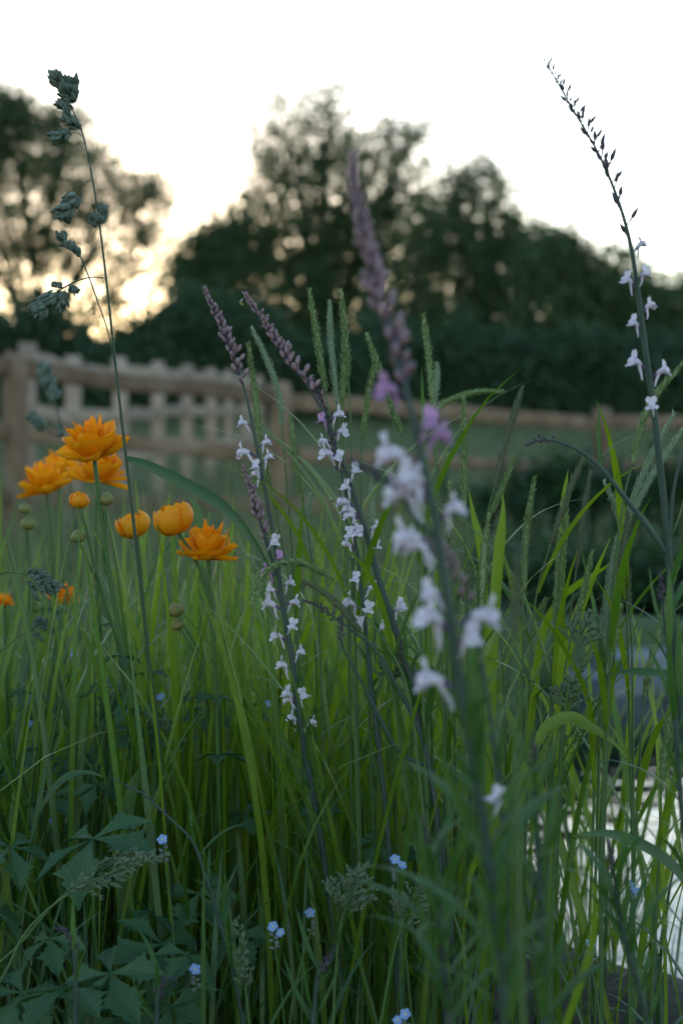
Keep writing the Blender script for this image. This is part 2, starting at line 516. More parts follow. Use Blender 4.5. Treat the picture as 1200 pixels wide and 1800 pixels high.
def tree(name, label, cat, depth, clumps, leaf, mat, trunk_px=None, group=None, zthick=0.9, spread=0.16, per=40, trunk_r=0.12, seed=0, dense=1.0):
    """clumps: (px, py, radius px, twigs, depth offset m)"""
    rng = np.random.default_rng(seed)
    allc = []
    cents = []
    ends = []
    for (cx, cy, r, ns, dz) in clumps:
        ns = int(ns * dense * (1.35 if cy > 390 else 1.0))
        dd = depth + dz
        c = P(cx, cy, dd)
        Rr = r * dd / F
        cents.append(c)
        for _ in range(ns):
            v = rng.normal(size=3); v /= np.linalg.norm(v)
            rad = rng.uniform(0.1, 1.25) ** 0.5
            p = c + v * np.array([Rr, Rr * zthick, Rr]) * rad
            ends.append((len(cents) - 1, p))
            s = spread * rng.uniform(0.5, 1.6) * (1.25 if cy < 400 else 1)
            allc.append(p + rng.normal(size=(int(per * rng.uniform(.5, 1.3)), 3)) * s * np.array([1, 1, .8]))
    pts = np.concatenate(allc)
    gz = terrain(pts[:, 0], pts[:, 1]) + 0.05
    pts = pts[pts[:, 2] > gz]
    V, T = leaf_cloud(pts, leaf, 0.35)
    tx = trunk_px if trunk_px else np.mean([c[0] for c in clumps])
    bx = P(tx, 900, depth)
    base = np.array([bx[0], bx[1], float(terrain(bx[0], bx[1])) - 0.03])
    t = thing(name, label, cat, base, group)
    me = mesh_np('crown', V - base, [T], mat, smooth=False)
    obj('crown', me, t)
    mb = MB()
    top = max(c[2] for c in cents)
    mid = base + np.array([0.1, 0, (top - base[2]) * 0.35])
    tip = np.array([np.mean([c[0] for c in cents]), bx[1], base[2] + (top - base[2]) * 0.85])
    tp = catmull([base, base * 0.5 + mid * 0.5 + np.array([0.06, 0.04, 0]), mid, tip], 14)
    tube(mb, tp, np.linspace(trunk_r, trunk_r * 0.2, 14), 8)
    for c in cents:
        i = int(min(max((c[2] - base[2]) / (top - base[2]) * 9, 2), 10))
        q = tp[i]
        k = q * 0.5 + c * 0.5 + np.array([0, 0, 0.12 * np.linalg.norm(c - q)])
        tube(mb, catmull([q, k, c], 7), np.linspace(trunk_r * 0.45, trunk_r * 0.14, 7), 6)
    for (ci, p) in ends[::3]:
        tube(mb, catmull([cents[ci], (cents[ci] + p) / 2 + rng.normal(size=3) * 0.05, p], 4), np.linspace(trunk_r * 0.14, 0.006, 4), 4, cap=False)
    obj('trunk', mb.mesh('trunk', M['bark'], base), t)
    return t


TG = 'trees along the far side of the field'
tree('tree', 'loose open-crowned tree with the sunset glowing through its leaves', 'tree', 42,
     [(-150, 260, 100, 90, 0), (-160, 400, 110, 90, 0), (-40, 240, 95, 110, 0), (35, 240, 80, 90, .5), (115, 255, 70, 64, 0), (-30, 380, 100, 100, .6), (90, 350, 90, 84, -.4),
      (180, 335, 75, 58, 0), (240, 360, 55, 34, .4), (60, 450, 85, 44, 0), (165, 430, 80, 40, 0), (255, 430, 60, 24, 0),
      (-60, 520, 90, 50, 0), (215, 520, 60, 18, 0), (130, 550, 60, 18, .3), (300, 500, 50, 16, 0), (5, 190, 45, 30, 0), (270, 330, 35, 12, 0), (125, 205, 30, 12, 0), (320, 450, 35, 10, 0)],
     0.115, M['tree'], trunk_px=60, seed=1, per=46, trunk_r=0.22, spread=.20, dense=1.2)
tree('tree', 'tallest tree with a thin airy top above a dense dark lower crown', 'tree', 40.5,
     [(560, 185, 45, 16, 0), (490, 230, 62, 24, 0), (570, 260, 78, 38, 0), (650, 270, 78, 36, 0), (715, 265, 58, 20, 0), (445, 260, 40, 9, 0),
      (500, 320, 75, 54, 0), (600, 340, 85, 70, -.3), (690, 335, 70, 50, 0), (400, 430, 65, 70, 0), (360, 450, 45, 36, 0), (470, 420, 85, 80, 0), (570, 440, 100, 90, 0),
      (670, 440, 100, 90, .3), (350, 500, 55, 50, 0), (420, 520, 100, 110, 0), (540, 560, 120, 110, 0), (660, 560, 120, 110, 0), (350, 560, 60, 40, 0),
      (540, 640, 120, 70, 0), (660, 650, 110, 60, 0), (400, 620, 90, 50, 0), (742, 235, 28, 7, 0), (490, 175, 24, 5, 0), (580, 160, 20, 5, 0), (690, 225, 25, 6, 0)],
     0.12, M['tree'], trunk_px=560, seed=2, per=48, trunk_r=0.22, spread=.24)
tree('tree', 'dense rounded tree with a pointed shoulder beside the tallest airy tree', 'tree', 38,
     [(830, 310, 45, 22, 0), (800, 360, 60, 40, 0), (870, 340, 40, 20, 0), (780, 440, 90, 90, 0), (860, 430, 70, 60, 0), (920, 450, 55, 40, 0),
      (760, 550, 110, 100, 0), (880, 550, 100, 100, 0), (900, 395, 24, 9, 0), (955, 405, 26, 9, 0), (770, 650, 110, 70, 0), (880, 650, 100, 70, 0)],
     0.12, M['tree'], trunk_px=820, seed=3, per=48, trunk_r=0.2, spread=.22)
tree('tree', 'broad low dark green tree with an even sloping top', 'tree', 36,
     [(970, 470, 60, 60, 0), (1030, 500, 70, 70, 0), (1100, 540, 80, 80, 0), (1180, 560, 75, 80, 0), (1260, 580, 90, 80, 0), (1350, 590, 90, 80, 0), (990, 570, 100, 110, 0),
      (1090, 610, 100, 110, 0), (1200, 640, 100, 110, 0), (980, 660, 80, 70, 0), (1000, 425, 25, 8, 0), (1090, 465, 25, 8, 0)],
     0.12, M['tree'], trunk_px=1080, seed=4, per=48, trunk_r=0.2, spread=.22)
HG = 'dark hedgerow shrubs behind the fence'
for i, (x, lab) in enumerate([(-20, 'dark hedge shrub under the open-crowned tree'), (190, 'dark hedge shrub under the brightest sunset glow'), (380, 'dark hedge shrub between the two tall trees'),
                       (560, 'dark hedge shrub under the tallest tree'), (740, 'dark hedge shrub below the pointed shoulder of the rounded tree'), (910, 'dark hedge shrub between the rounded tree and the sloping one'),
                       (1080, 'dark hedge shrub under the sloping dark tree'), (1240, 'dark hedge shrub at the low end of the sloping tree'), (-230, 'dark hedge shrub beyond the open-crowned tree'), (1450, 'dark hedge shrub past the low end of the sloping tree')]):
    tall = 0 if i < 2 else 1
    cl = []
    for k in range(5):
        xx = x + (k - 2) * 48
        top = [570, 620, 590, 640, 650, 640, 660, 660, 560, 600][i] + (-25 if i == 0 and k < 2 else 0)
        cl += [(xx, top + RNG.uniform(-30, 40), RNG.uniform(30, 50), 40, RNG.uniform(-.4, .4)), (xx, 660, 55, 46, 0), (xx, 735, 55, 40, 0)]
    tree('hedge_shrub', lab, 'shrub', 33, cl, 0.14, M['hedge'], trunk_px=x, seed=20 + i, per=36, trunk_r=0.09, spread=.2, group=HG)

# ------------------------------------------------------------------ fences
def box_between(mb, a, b, w, h, m=0, seg=6, rough=0.006):
    a, b = np.array(a, float), np.array(b, float)
    d = b - a
    L = np.linalg.norm(d)
    t = d / L
    s = np.cross(t, [0, 0, 1.0]); s /= np.linalg.norm(s)
    u = np.cross(s, t)
    V, Q = [], []
    prof = [(-.5, -.42), (-.42, -.5), (.42, -.5), (.5, -.42), (.5, .42), (.42, .5), (-.42, .5), (-.5, .42)]
    for i in range(seg + 1):
        c = a + d * i / seg + (s * RNG.normal() + u * RNG.normal()) * rough
        for (x, y) in prof:
            V.append(c + s * x * w + u * y * h)
    for i in range(seg):
        for k in range(8):
            k2 = (k + 1) % 8
            Q.append((i * 8 + k, i * 8 + k2, i * 8 + 8 + k2, i * 8 + 8 + k))
    Q += [tuple(range(8))[::-1], tuple(seg * 8 + k for k in range(8))]
    mb.add(V, Q, m)


def fence(label, posts, rail_z, post_r, rail_h, mat, top_extra=0.07, square=False, rail_off=-0.0):
    base = np.array(posts[0]) * 1.0
    base[2] = float(terrain(base[0], base[1])) - 0.02
    t = thing('post_and_rail_fence', label, 'fence', base)
    for p in posts:
        g = float(terrain(p[0], p[1])) - 0.1
        mb = MB()
        if square:
            box_between(mb, (p[0], p[1], g), (p[0] + RNG.normal() * .01, p[1], p[2]), post_r * 2, post_r * 2, seg=3)
        else:
            n = 9
            pts = [np.array([p[0] + RNG.normal() * .003, p[1], z]) for z in list(np.linspace(g, p[2] - 0.03, n - 2)) + [p[2] - 0.008, p[2]]]
            tube(mb, pts, [post_r * RNG.uniform(.97, 1.03) for _ in range(n - 2)] + [post_r * .94, post_r * .78], 12)
        obj('post', mb.mesh('post', mat, base), t)
    for a, b in zip(posts[:-1], posts[1:]):
        for rz in rail_z:
            mb = MB()
            za = a[2] - rz + RNG.normal() * .008
            zb = b[2] - rz + RNG.normal() * .008
            a_, b_ = np.array([a[0], a[1] + rail_off, za]), np.array([b[0], b[1] + rail_off, zb])
            d = (b_ - a_) / np.linalg.norm(b_ - a_)
            box_between(mb, a_ + d * .02, b_ - d * .02, 0.045, rail_h * RNG.uniform(.93, 1.07))
            obj('rail', mb.mesh('rail', mat, base), t)
    return t


def post_at(px, py, d):
    return P(px, py, d)


near_posts = [post_at(-420, 575, 5.9), post_at(28, 622, 6.7), post_at(492, 672, 7.8), post_at(1058, 717, 9.2), post_at(1700, 748, 10.9)]
fence('brown post and rail fence with round posts running in front of the field', near_posts, [0.09, 0.36, 0.63], 0.056, 0.078, M['wood'], rail_off=-0.0)
far_px = [(46, 604), (131, 626), (214, 629), (279, 636), (326, 642), (369, 648), (403, 652), (432, 656), (457, 660)]
far = []
for i, (x, y) in enumerate(far_px):
    far.append(post_at(x, y, 9.2 + i * 1.15))
fence('pale sky-lit paddock fence receding behind the brown one', far, [0.10, 0.42, 0.75], 0.048, 0.09, M['wood_pale'], square=True)

# ------------------------------------------------------------------ slate edge and waterside bush
def slab(label, cx, cy, z0, w, dpt, h, rot, group):
    mb = MB()
    n = 11
    ang = np.sort(RNG.uniform(-.16, .16, n) + np.linspace(0, 2 * math.pi, n, endpoint=False))
    V, Q = [], []
    for lev, (zz, sc) in enumerate([(0, .95), (h * .2, 1.0), (h * .8, 1.0), (h, .96)]):
        for a in ang:
            ca, sa = math.cos(a), math.sin(a)
            k = (abs(ca) ** 4 + abs(sa) ** 4) ** -0.25 * sc
            k *= 1 + 0.04 * math.sin(a * 5 + cx * 20 + lev)
            V.append((ca * k * w / 2, sa * k * dpt / 2, zz + RNG.normal() * .003))
    for l in range(3):
        for k in range(n):
            k2 = (k + 1) % n
            Q.append((l * n + k, l * n + k2, l * n + n + k2, l * n + n + k))
    Q += [tuple(range(n))[::-1], tuple(3 * n + k for k in range(n))]
    mb.add(V, Q)
    o = obj('slate_slab', mb.mesh('slate_slab', M['slate'], smooth=False))
    o.location = (cx, cy, z0)
    o.rotation_euler = (RNG.normal() * .015, RNG.normal() * .02, rot)
    tag(o, label, 'stone', group)


SG = 'slate slabs stacked along the pond edge'
for i in range(6):
    x = 0.85 + i * 0.62
    slab('low slate slab at the waterline of the pond edge', x, 4.50 + RNG.normal() * .02, -0.26, 0.60, 0.42, 0.12, RNG.normal() * .05, SG)
for i in range(5):
    x = 0.98 + i * 0.66
    slab('upper slate slab lying on the waterline slabs', x, 4.53 + RNG.normal() * .02, -0.135, 0.63, 0.44, 0.07, RNG.normal() * .06, SG + ', upper row')
for i in range(3):
    x = 1.12 + i * 0.72
    slab('thick topmost slate slab of the pond edge', x, 4.60 + RNG.normal() * .02, -0.065, 0.70, 0.42, 0.06, RNG.normal() * .06, SG + ', top row')


def bush(label, px, d, w_px, top_py, seed, rows, r0, leaf, spread):
    cl = []
    for k in range(6):
        xx = px + (k - 2.5) * w_px / 6
        for q in range(rows):
            cl.append((xx, top_py + r0 * (.8 + 1.1 * q) + RNG.uniform(-.4, .4) * r0, r0, 26, RNG.uniform(-.15, .15)))
    tree('waterside_bush', label, 'bush', d, cl, leaf, M['bush'], trunk_px=px, seed=seed, per=36, spread=spread, trunk_r=0.02)


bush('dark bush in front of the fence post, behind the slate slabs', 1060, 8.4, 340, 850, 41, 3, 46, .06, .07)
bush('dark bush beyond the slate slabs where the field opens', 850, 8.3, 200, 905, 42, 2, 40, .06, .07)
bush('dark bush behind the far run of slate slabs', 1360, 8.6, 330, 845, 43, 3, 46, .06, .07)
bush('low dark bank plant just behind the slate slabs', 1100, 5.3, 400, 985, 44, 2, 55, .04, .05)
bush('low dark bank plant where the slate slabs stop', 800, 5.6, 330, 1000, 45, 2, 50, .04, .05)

# ------------------------------------------------------------------ grass masses
def blades(roots, H, W, lean, az, bend, nseg, mat, name, drop=0.0):
    """vectorised ribbon blades: roots (n,3)"""
    n = len(roots)
    ss = np.linspace(0, 1, nseg + 1)
    ds = 1 / nseg
    pos = roots.copy()
    dirx, diry = np.cos(az), np.sin(az)
    tw = az + np.pi / 2 + RNG.normal(0, 0.5, n)
    sx, sy = np.cos(tw), np.sin(tw)
    V = np.zeros((n, nseg + 1, 2, 3))
    UV = np.zeros((n, nseg + 1, 2, 2))
    for i, s in enumerate(ss):
        w = W * np.where(s < 0.55, 0.75 + 0.45 * s, np.maximum(0.02, (1 - ((s - 0.55) / 0.45) ** 1.6)) * 0.9975)
        off = np.stack([sx * w / 2, sy * w / 2, np.zeros(n)], 1)
        V[:, i, 0] = pos - off
        V[:, i, 1] = pos + off
        UV[:, i, 0] = (0, s); UV[:, i, 1] = (1, s)
        th = lean + bend * (s + ds / 2) ** 2
        step = H * ds
        pos = pos + np.stack([dirx * np.sin(th) * step, diry * np.sin(th) * step, np.cos(th) * step], 1)
    per = (nseg + 1) * 2
    base = (np.arange(n) * per)[:, None]
    q = np.arange(nseg) * 2
    Q = np.stack([base + q, base + q + 1, base + q + 3, base + q + 2], -1).reshape(-1, 4)
    return mesh_np(name, V.reshape(-1, 3), [Q], mat, uv=UV.reshape(-1, 2))


def scatter(n, x0, x1, y0, y1, cond=None, widen=None):
    y = RNG.uniform(y0, y1, n)
    x = RNG.uniform(x0, x1, n) * (y / y1 if widen else 1)
    k = pond_sdf(x, y) > 0.0
    if cond is not None:
        k &= cond(x, y)
    x, y = x[k], y[k]
    return np.stack([x, y, terrain(x, y) - 0.01], 1)


# far field and meadow in front of and behind the fence
r = scatter(16000, -3.2, 3.2, 2.3, 7.2, cond=lambda x, y: np.abs(x) < 0.30 * y + 0.7)
r = r[~((r[:, 0] > 0.085 * r[:, 1]) & (r[:, 1] > 4.3))]
n = len(r)
stuff('meadow_grass', blades(r, np.where(RNG.uniform(size=n) < .12, RNG.uniform(.35, .6, n), RNG.uniform(.16, .38, n)), RNG.uniform(.003, .008, n), np.abs(RNG.normal(0, .14, n)), RNG.uniform(0, 6.28, n), np.abs(RNG.normal(.25, .5, n)), 4, [M['meadow']], 'meadow_grass'),
      'soft tall meadow grass between the flowers and the fence', 'grass')
y = RNG.uniform(7.2, 38, 26000)
x = RNG.uniform(-.34, .34, 26000) * y + RNG.uniform(-.5, .5, 26000)
r = np.stack([x, y, terrain(x, y) - .01], 1)
n = len(r)
stuff('field_grass', blades(r, RNG.uniform(.15, .42, n), RNG.uniform(.006, .016, n), np.abs(RNG.normal(0, .25, n)), RNG.uniform(0, 6.28, n), np.abs(RNG.normal(.3, .5, n)), 3, [M['meadow']], 'field_grass'),
      'pale green field grass beyond the fence rails', 'grass')

# near undergrowth: dense fine blades round the flowers
def in_view(x, y):
    return np.abs(x) < 0.26 * y + 0.45


def bank(x, y, keep):
    edge = 0.11 + 0.04 * np.sin(y * 9)
    return (x < edge) | (RNG.uniform(size=x.shape) < keep)


def not_at_camera(az, y):
    """tall blades near the path lean along the bank or away from it"""
    near = (np.sin(az) < -0.3)
    return np.where(near, -az, az)


def grass_mass(name, label, cnt, y0, y1, keep, hfun, wr, mat, lean, bend):
    r = scatter(int(cnt * 1.45), -1.05, 1.05, y0, y1, cond=lambda x, y: in_view(x, y) & bank(x, y, keep))
    n = len(r)
    az = not_at_camera(RNG.uniform(0, 6.28, n), r[:, 1])
    stuff(name, blades(r, hfun(n), RNG.uniform(*wr, n), np.abs(RNG.normal(0, lean, n)), az, np.abs(RNG.normal(bend * .6, bend, n)), 9, [M[mat]], name), label, 'grass')


grass_mass('undergrowth_grass', 'dense bright green grass growing round the flower stalks', 1700, 1.06, 1.50, .09,
           lambda n: np.where(RNG.uniform(size=n) < .4, RNG.uniform(.32, .46, n), RNG.uniform(.14, .34, n)), (.0020, .0070), 'grass', .15, .6)
grass_mass('backdrop_grass', 'softer green grass in the second row behind the flower stalks', 900, 1.5, 2.3, .3,
           lambda n: RNG.uniform(.16, .42, n), (.0025, .0065), 'grass', .18, .7)
grass_mass('low_grass', 'low dark bluish grass at the foot of the flowers', 2600, 0.98, 1.7, .16,
           lambda n: RNG.uniform(.06, .22, n), (.0016, .0045), 'grass_dark', .35, 1.1)

# ------------------------------------------------------------------ plant parts: shared meshes
def petal_grid(mb, base, axis, normal, L, W, nl=5, nw=4, cup=0.2, curl=0.3, tipw=0.45, m=0, notch=0.0, rag=0.0, wave=0.0):
    """petal from base along axis, normal = upper side; obovate outline"""
    t = np.array(axis, float); t /= np.linalg.norm(t)
    nn = np.array(normal, float); nn -= t * np.dot(nn, t); nn /= np.linalg.norm(nn)
    s = np.cross(t, nn)
    V, Q, UV = [], [], []
    pos = np.array(base, float)
    th = 0.0
    ph = random.uniform(0, 6) if wave else 0
    for i in range(nl + 1):
        u = i / nl
        w = W * (0.28 + 0.72 * math.sin(min(u / (1 - tipw + .05), 1) * math.pi / 2)) if u < 1 - tipw else W * math.sqrt(max(0.03, 1 - ((u - (1 - tipw)) / tipw) ** 2.2))
        tt = t * math.cos(th) + nn * math.sin(th)
        n2 = nn * math.cos(th) - t * math.sin(th)
        for j in range(nw + 1):
            v = j / nw * 2 - 1
            ex = (notch * (abs(v) - .5) * L if i == nl else 0) + (random.uniform(-rag, rag) * L if i == nl else 0)
            V.append(pos + s * v * w / 2 + n2 * (cup * w * v * v + wave * L * math.sin(u * 5 + v * 4 + ph)) + tt * ex)
            UV.append((j / nw, u))
        pos = pos + tt * L / nl
        th += curl / nl
    for i in range(nl):
        for j in range(nw):
            a = i * (nw + 1) + j
            Q.append((a, a + 1, a + nw + 2, a + nw + 1))
    mb.add(V, Q, m, UV)


def make_toadflax_flower(name, k, petal_mat):
    rnd = random.Random(k)
    mm = 0.001
    mb = MB()
    j = lambda s: rnd.uniform(-s, s)
    tube(mb, catmull([np.array([0, 0, 0]) * mm, np.array([2.2, 0, 1.6]) * mm, np.array([4.6, 0, 3.6]) * mm], 5), [.00045, .0004, .0005, .0009, .0011], 5, m=1)
    for a in range(4):
        an = a * 1.57 + .4
        petal_grid(mb, np.array([4.0, 0, 3.2]) * mm, (.7, math.cos(an) * .5, .6 + math.sin(an) * .5), (-.5, math.cos(an), math.sin(an)), .0028, .001, 2, 2, 0, 0, m=1)
    tube(mb, catmull([np.array(p) * mm for p in [(4.2, 0, 3.4), (6, 0, 4.4), (8.2, 0, 5.2)]], 5), [.0010, .0014, .0017, .0019, .0020], 7, m=0)
    tube(mb, catmull([np.array(p) * mm for p in [(5.4, 0, 4.0), (4.8, 0, 1.6), (4.2 + j(.6), 0, -1.4), (2.6 + j(.9), j(.8), -4.4)]], 8), np.linspace(.00115, .00036, 8), 6, m=0)
    for sgn in (-1, 1):
        petal_grid(mb, np.array([7.6, sgn * .7, 5.6]) * mm, (.28 + j(.15), sgn * .34, 1), (1, sgn * .15, -.2), .0056, .0046, 4, 3, .10, -.35 + j(.2))
    for sgn in (-1, 0, 1):
        petal_grid(mb, np.array([8.4, sgn * 1.1, 4.2]) * mm, (1, sgn * .75, -.32 + j(.15)), (.3, 0, 1), .0046 if sgn else .0044, .0044, 4, 3, .08, -.6 + j(.3))
    ellipsoid(mb, np.array([7.3, 0, 4.6]) * mm, (1, 0, .05), .0044, .0026, 7, 5)
    return mb.mesh(name, [petal_mat, M['tf_calyx']])


TF_FLOWERS = [make_toadflax_flower('toadflax_flower', k, M['tf_petal']) for k in range(4)]
TF_PINK = [make_toadflax_flower('toadflax_pink_flower', k, M['tf_pink']) for k in (7, 8)]


def make_bud(mb, o, axis, L, dark=0):
    t = np.array(axis, float); t /= np.linalg.norm(t)
    k = o + t * L * .42 + np.array([0, 0, -L * .05])
    tube(mb, [o, (o + k) / 2, k], [L * .06, L * .055, L * .09], 4, m=1, cap=False)
    bend = t * .75 + np.array([0, 0, .35])
    ellipsoid(mb, k - t * L * .04, bend, L * .66, L * .165, 6, 5, 0)


mb = MB(); make_bud(mb, np.zeros(3), (1, 0, .8), 0.0065)
BUD = mb.mesh('toadflax_bud', [M['tf_bud'], M['tf_calyx']])
mb = MB(); make_bud(mb, np.zeros(3), (1, 0, .8), 0.0065)
BUD_DARK = mb.mesh('toadflax_dark_bud', [M['tf_bud_dark'], M['tf_calyx']])


mb = MB()
tube(mb, [np.zeros(3), np.array([.0014, 0, .0011]), np.array([.0028, 0, .0024])], [.0003, .0003, .0005], 4, m=1, cap=False)
ellipsoid(mb, np.array([.0026, 0, .0022]), (1, 0, 1.0), .0062, .0011, 6, 5, 0, taper=.9)
BUD_POINT = mb.mesh('toadflax_pointed_bud', [M['tf_bud_dark'], M['tf_calyx']])


def make_linear_leaf(name, mat, L, W, curl, fold=.3):
    mb = MB()
    n = 8
    pts, th, p = [], .9, np.zeros(3)
    for i in range(n + 1):
        pts.append(p.copy())
        p = p + np.array([math.cos(th), 0, math.sin(th)]) * L / n
        th += curl / n
    w = [W * (.35 + .65 * math.sin(min(1, i / n * 2.2) * math.pi / 2)) if i / n < .45 else W * max(.03, 1 - ((i / n - .45) / .55) ** 1.7) for i in range(n + 1)]
    ribbon(mb, pts, w, (0, 1, 0), fold)
    return mb.mesh(name, mat)


TF_LEAVES = [make_linear_leaf('toadflax_leaf', M['tf_leaf'], L, W, c) for L, W, c in [(.040, .0036, -.5), (.050, .0042, .3), (.032, .0030, -.9), (.058, .0046, -1.1)]]


def rotz_mat(loc, az, scale=1.0, tilt=0.0, roll=0.0):
    return Matrix.Translation(Vector(loc)) @ Matrix.Rotation(az, 4, 'Z') @ Matrix.Rotation(-tilt, 4, 'Y') @ Matrix.Rotation(roll, 4, 'X') @ Matrix.Scale(scale, 4)


def px_path(pts, d, n=40, d_end=None):
    """pixel polyline (top to bottom) -> dense world path"""
    w = []
    for i, p in enumerate(pts):
        dd = p[2] if len(p) > 2 else d
        w.append(P(p[0], p[1], dd))
    return catmull(w, n)


def to_ground(path, n=8, lean=0.3):
    """carry a path on down to the soil"""
    a, b = path[-2], path[-1]
    g = float(terrain(b[0], b[1])) - 0.015
    drop = b[2] - g
    if drop <= 0.01:
        return path
    t = (b - a) / np.linalg.norm(b - a)
    k = max(0.35, -t[2])
    end = b + np.array([t[0] / k, t[1] / k, 0]) * drop * lean
    end[2] = float(terrain(end[0], end[1])) - 0.015
    mid = b + t * drop * .4
    return path + catmull([b, mid, end], n)[1:]


def px_of(w):
    v = w - CAMP
    d = v.dot(FWD)
    return 600 + v.dot(RGT) / d * F, 900 - v.dot(UPV) / d * F


def toadflax(label, stems, d, leaves=(), bud_mat=0, group=None):
    """stems: dicts path (px top->bottom), bud_end fraction in px-y, flowers px list"""
    paths = []
    for k, s in enumerate(stems):
        p = px_path(s['path'], s.get('d', d), s.get('n', 60))
        if k == 0 or s.get('root'):
            p = to_ground(p)
        paths.append(p)
    base = paths[0][-1].copy()
    t = thing('toadflax', label, 'flower', base, group)
    TB = Matrix.Translation(Vector(-base))
    for s, p in zip(stems, paths):
        dd = s.get('d', d)
        n = len(p)
        mb = MB()
        r1 = s.get('r', 0.0021)
        rad = [r1 * (0.14 + 0.86 * min(1, i / n * 1.7)) for i in range(n)]
        tube(mb, p, rad, 8)
        obj('stem', mb.mesh('stem', M['tf_stem'], base), t)
        pix = [px_of(q) for q in p]
        # arc length from tip
        L = [0]
        for i in range(1, n):
            L.append(L[-1] + np.linalg.norm(p[i] - p[i - 1]))
        def at(l):
            i = int(np.searchsorted(L, l)); i = min(max(i, 1), n - 1)
            u = (l - L[i - 1]) / max(L[i] - L[i - 1], 1e-9)
            return p[i - 1] * (1 - u) + p[i] * u, tangent(p, i)
        # buds from tip down to bud_end (metres)
        be = s.get('buds', 0)
        if be:
            l, k = 0.0, 0
            tip = MB()
            bs_ = s.get('bud_scale', 1.0)
            gap = s.get('bud_gap', 0.0012)
            dark = s.get('dark', False)
            while l < be:
                u = l / be
                q, tg = at(l)
                up = -tg
                a = k * 2.4 + random.uniform(-.3, .3)
                _, e1, e2 = frame(up)
                outv = e1 * math.cos(a) + e2 * math.sin(a)
                size = (0.0040 + 0.0062 * min(1, u * 1.5)) * bs_ * random.uniform(.85, 1.15)
                if size > (0.0035 if s.get('pointed') else 0.0060) and not dark:
                    az = math.atan2(outv[1], outv[0])
                    tl = math.atan2(up[2], 1) * .15 + random.uniform(-.25, .25)
                    obj('bud', BUD_POINT if s.get('pointed') else BUD, t, mat=TB @ rotz_mat(q, az, size / .0065, tl + .1))
                else:
                    make_bud(tip, q, outv * (.35 + .65 * u) + up * .9, size)
                l += gap * (0.5 + 1.0 * u) * (1.0 if u < .7 else s.get('loose', 1.6))
                k += 1
            o = obj('bud_tip', tip.mesh('bud_tip', [M['tf_bud_dark'] if (dark or bud_mat) else M['tf_bud'], M['tf_calyx']], base), t)
            o['kind'] = 'stuff'
        for f in s.get('flowers', []):
            fx, fy = f[0], f[1]
            pink = len(f) > 2 and f[2]
            ty = fy + 10 * 1.1 / dd
            i = min(range(n), key=lambda i: abs(pix[i][1] - ty))
            dx = fx - pix[i][0]
            need = abs(dx) / F * dd
            if need > 0.0045:
                a0 = 0 if dx > 0 else math.pi
                az = a0 + (random.uniform(-.55, .25) if dx > 0 else random.uniform(-.25, .55))
            else:
                az = -math.pi / 2 + (0.5 if dx > 0 else -.5) + random.uniform(-.3, .3)
            # a shade inside the stem so that the stalk touches it
            sc = min(max(need / 0.0085, .85), 1.25) * s.get('fscale', 1.12) * random.uniform(.94, 1.06)
            obj('flower', random.choice(TF_PINK if pink else TF_FLOWERS), t, mat=TB @ rotz_mat(p[i], az, sc, random.uniform(-.3, .3), random.uniform(-.3, .3)))
        lf = s.get('leaf', None)
        if lf:
            y0, y1, cnt, lsc = lf
            for q in range(cnt):
                ty = y0 + (y1 - y0) * (q + random.random() * .8) / cnt
                i = min(range(n), key=lambda i: abs(pix[i][1] - ty))
                obj('leaf', random.choice(TF_LEAVES), t, mat=TB @ rotz_mat(p[i], q * 2.4 + random.uniform(-.4, .4), lsc * random.uniform(.6, 1.3), random.uniform(-.15, .5)))
    return t


toadflax('slender toadflax with two flower spikes, a hooked grass head crossing its stalk', [
    dict(path=[(361, 510), (388, 575), (416, 642), (436, 710), (453, 795), (473, 897), (485, 970), (494, 1045), (506, 1115), (520, 1205), (532, 1300), (560, 1450), (588, 1640), (606, 1810)],
         buds=.078, flowers=[(432, 742), (470, 775), (430, 790), (471, 812), (457, 831), (446, 845), (481, 1033), (506, 1022), (473, 1070), (512, 1057), (510, 1100), (487, 1118), (530, 1140), (496, 1168), (503, 1232), (512, 1224), (534, 1228), (517, 1266), (542, 1273)],
         leaf=(1180, 1800, 36, 1.05), n=90, r=.0022),
    dict(path=[(428, 823), (440, 860), (453, 905), (466, 945), (478, 985), (487, 1010), (494, 1045)], buds=.060, bud_scale=.95, dark=False,
         flowers=[(469, 1003, 1), (490, 985, 1), (480, 945)], n=36, r=.0015)], 1.12)
toadflax('pair of leaning toadflax spikes thick with flowers, beside the upright foxtails', [
    dict(path=[(433, 520), (473, 585), (510, 642), (535, 670), (555, 701), (575, 741), (589, 786), (612, 837), (632, 900), (650, 960), (667, 1022), (687, 1082), (702, 1130), (725, 1215), (755, 1360), (785, 1560), (805, 1810)],
         buds=.095, bud_scale=1.1, flowers=[(596, 731), (602, 757), (576, 773), (573, 800), (574, 742, 1), (602, 806), (620, 832), (603, 862), (596, 882), (614, 905), (598, 903), (632, 925), (640, 931), (662, 930), (655, 962), (706, 1070), (676, 1105), (700, 1066)],
         leaf=(1130, 1800, 38, 1.05), n=90, r=.0023),
    dict(path=[(551, 664), (572, 725), (588, 790), (604, 850), (617, 905), (628, 980), (636, 1045), (645, 1130), (653, 1210), (664, 1300), (680, 1450), (694, 1640), (700, 1800)], buds=.075, bud_scale=.6, dark=True,
         flowers=[(607, 964), (614, 938), (624, 1018), (652, 1030), (615, 1068), (650, 1060), (636, 1098)], leaf=(1150, 1800, 24, .95), n=80, r=.0018, root=True)], 1.12)
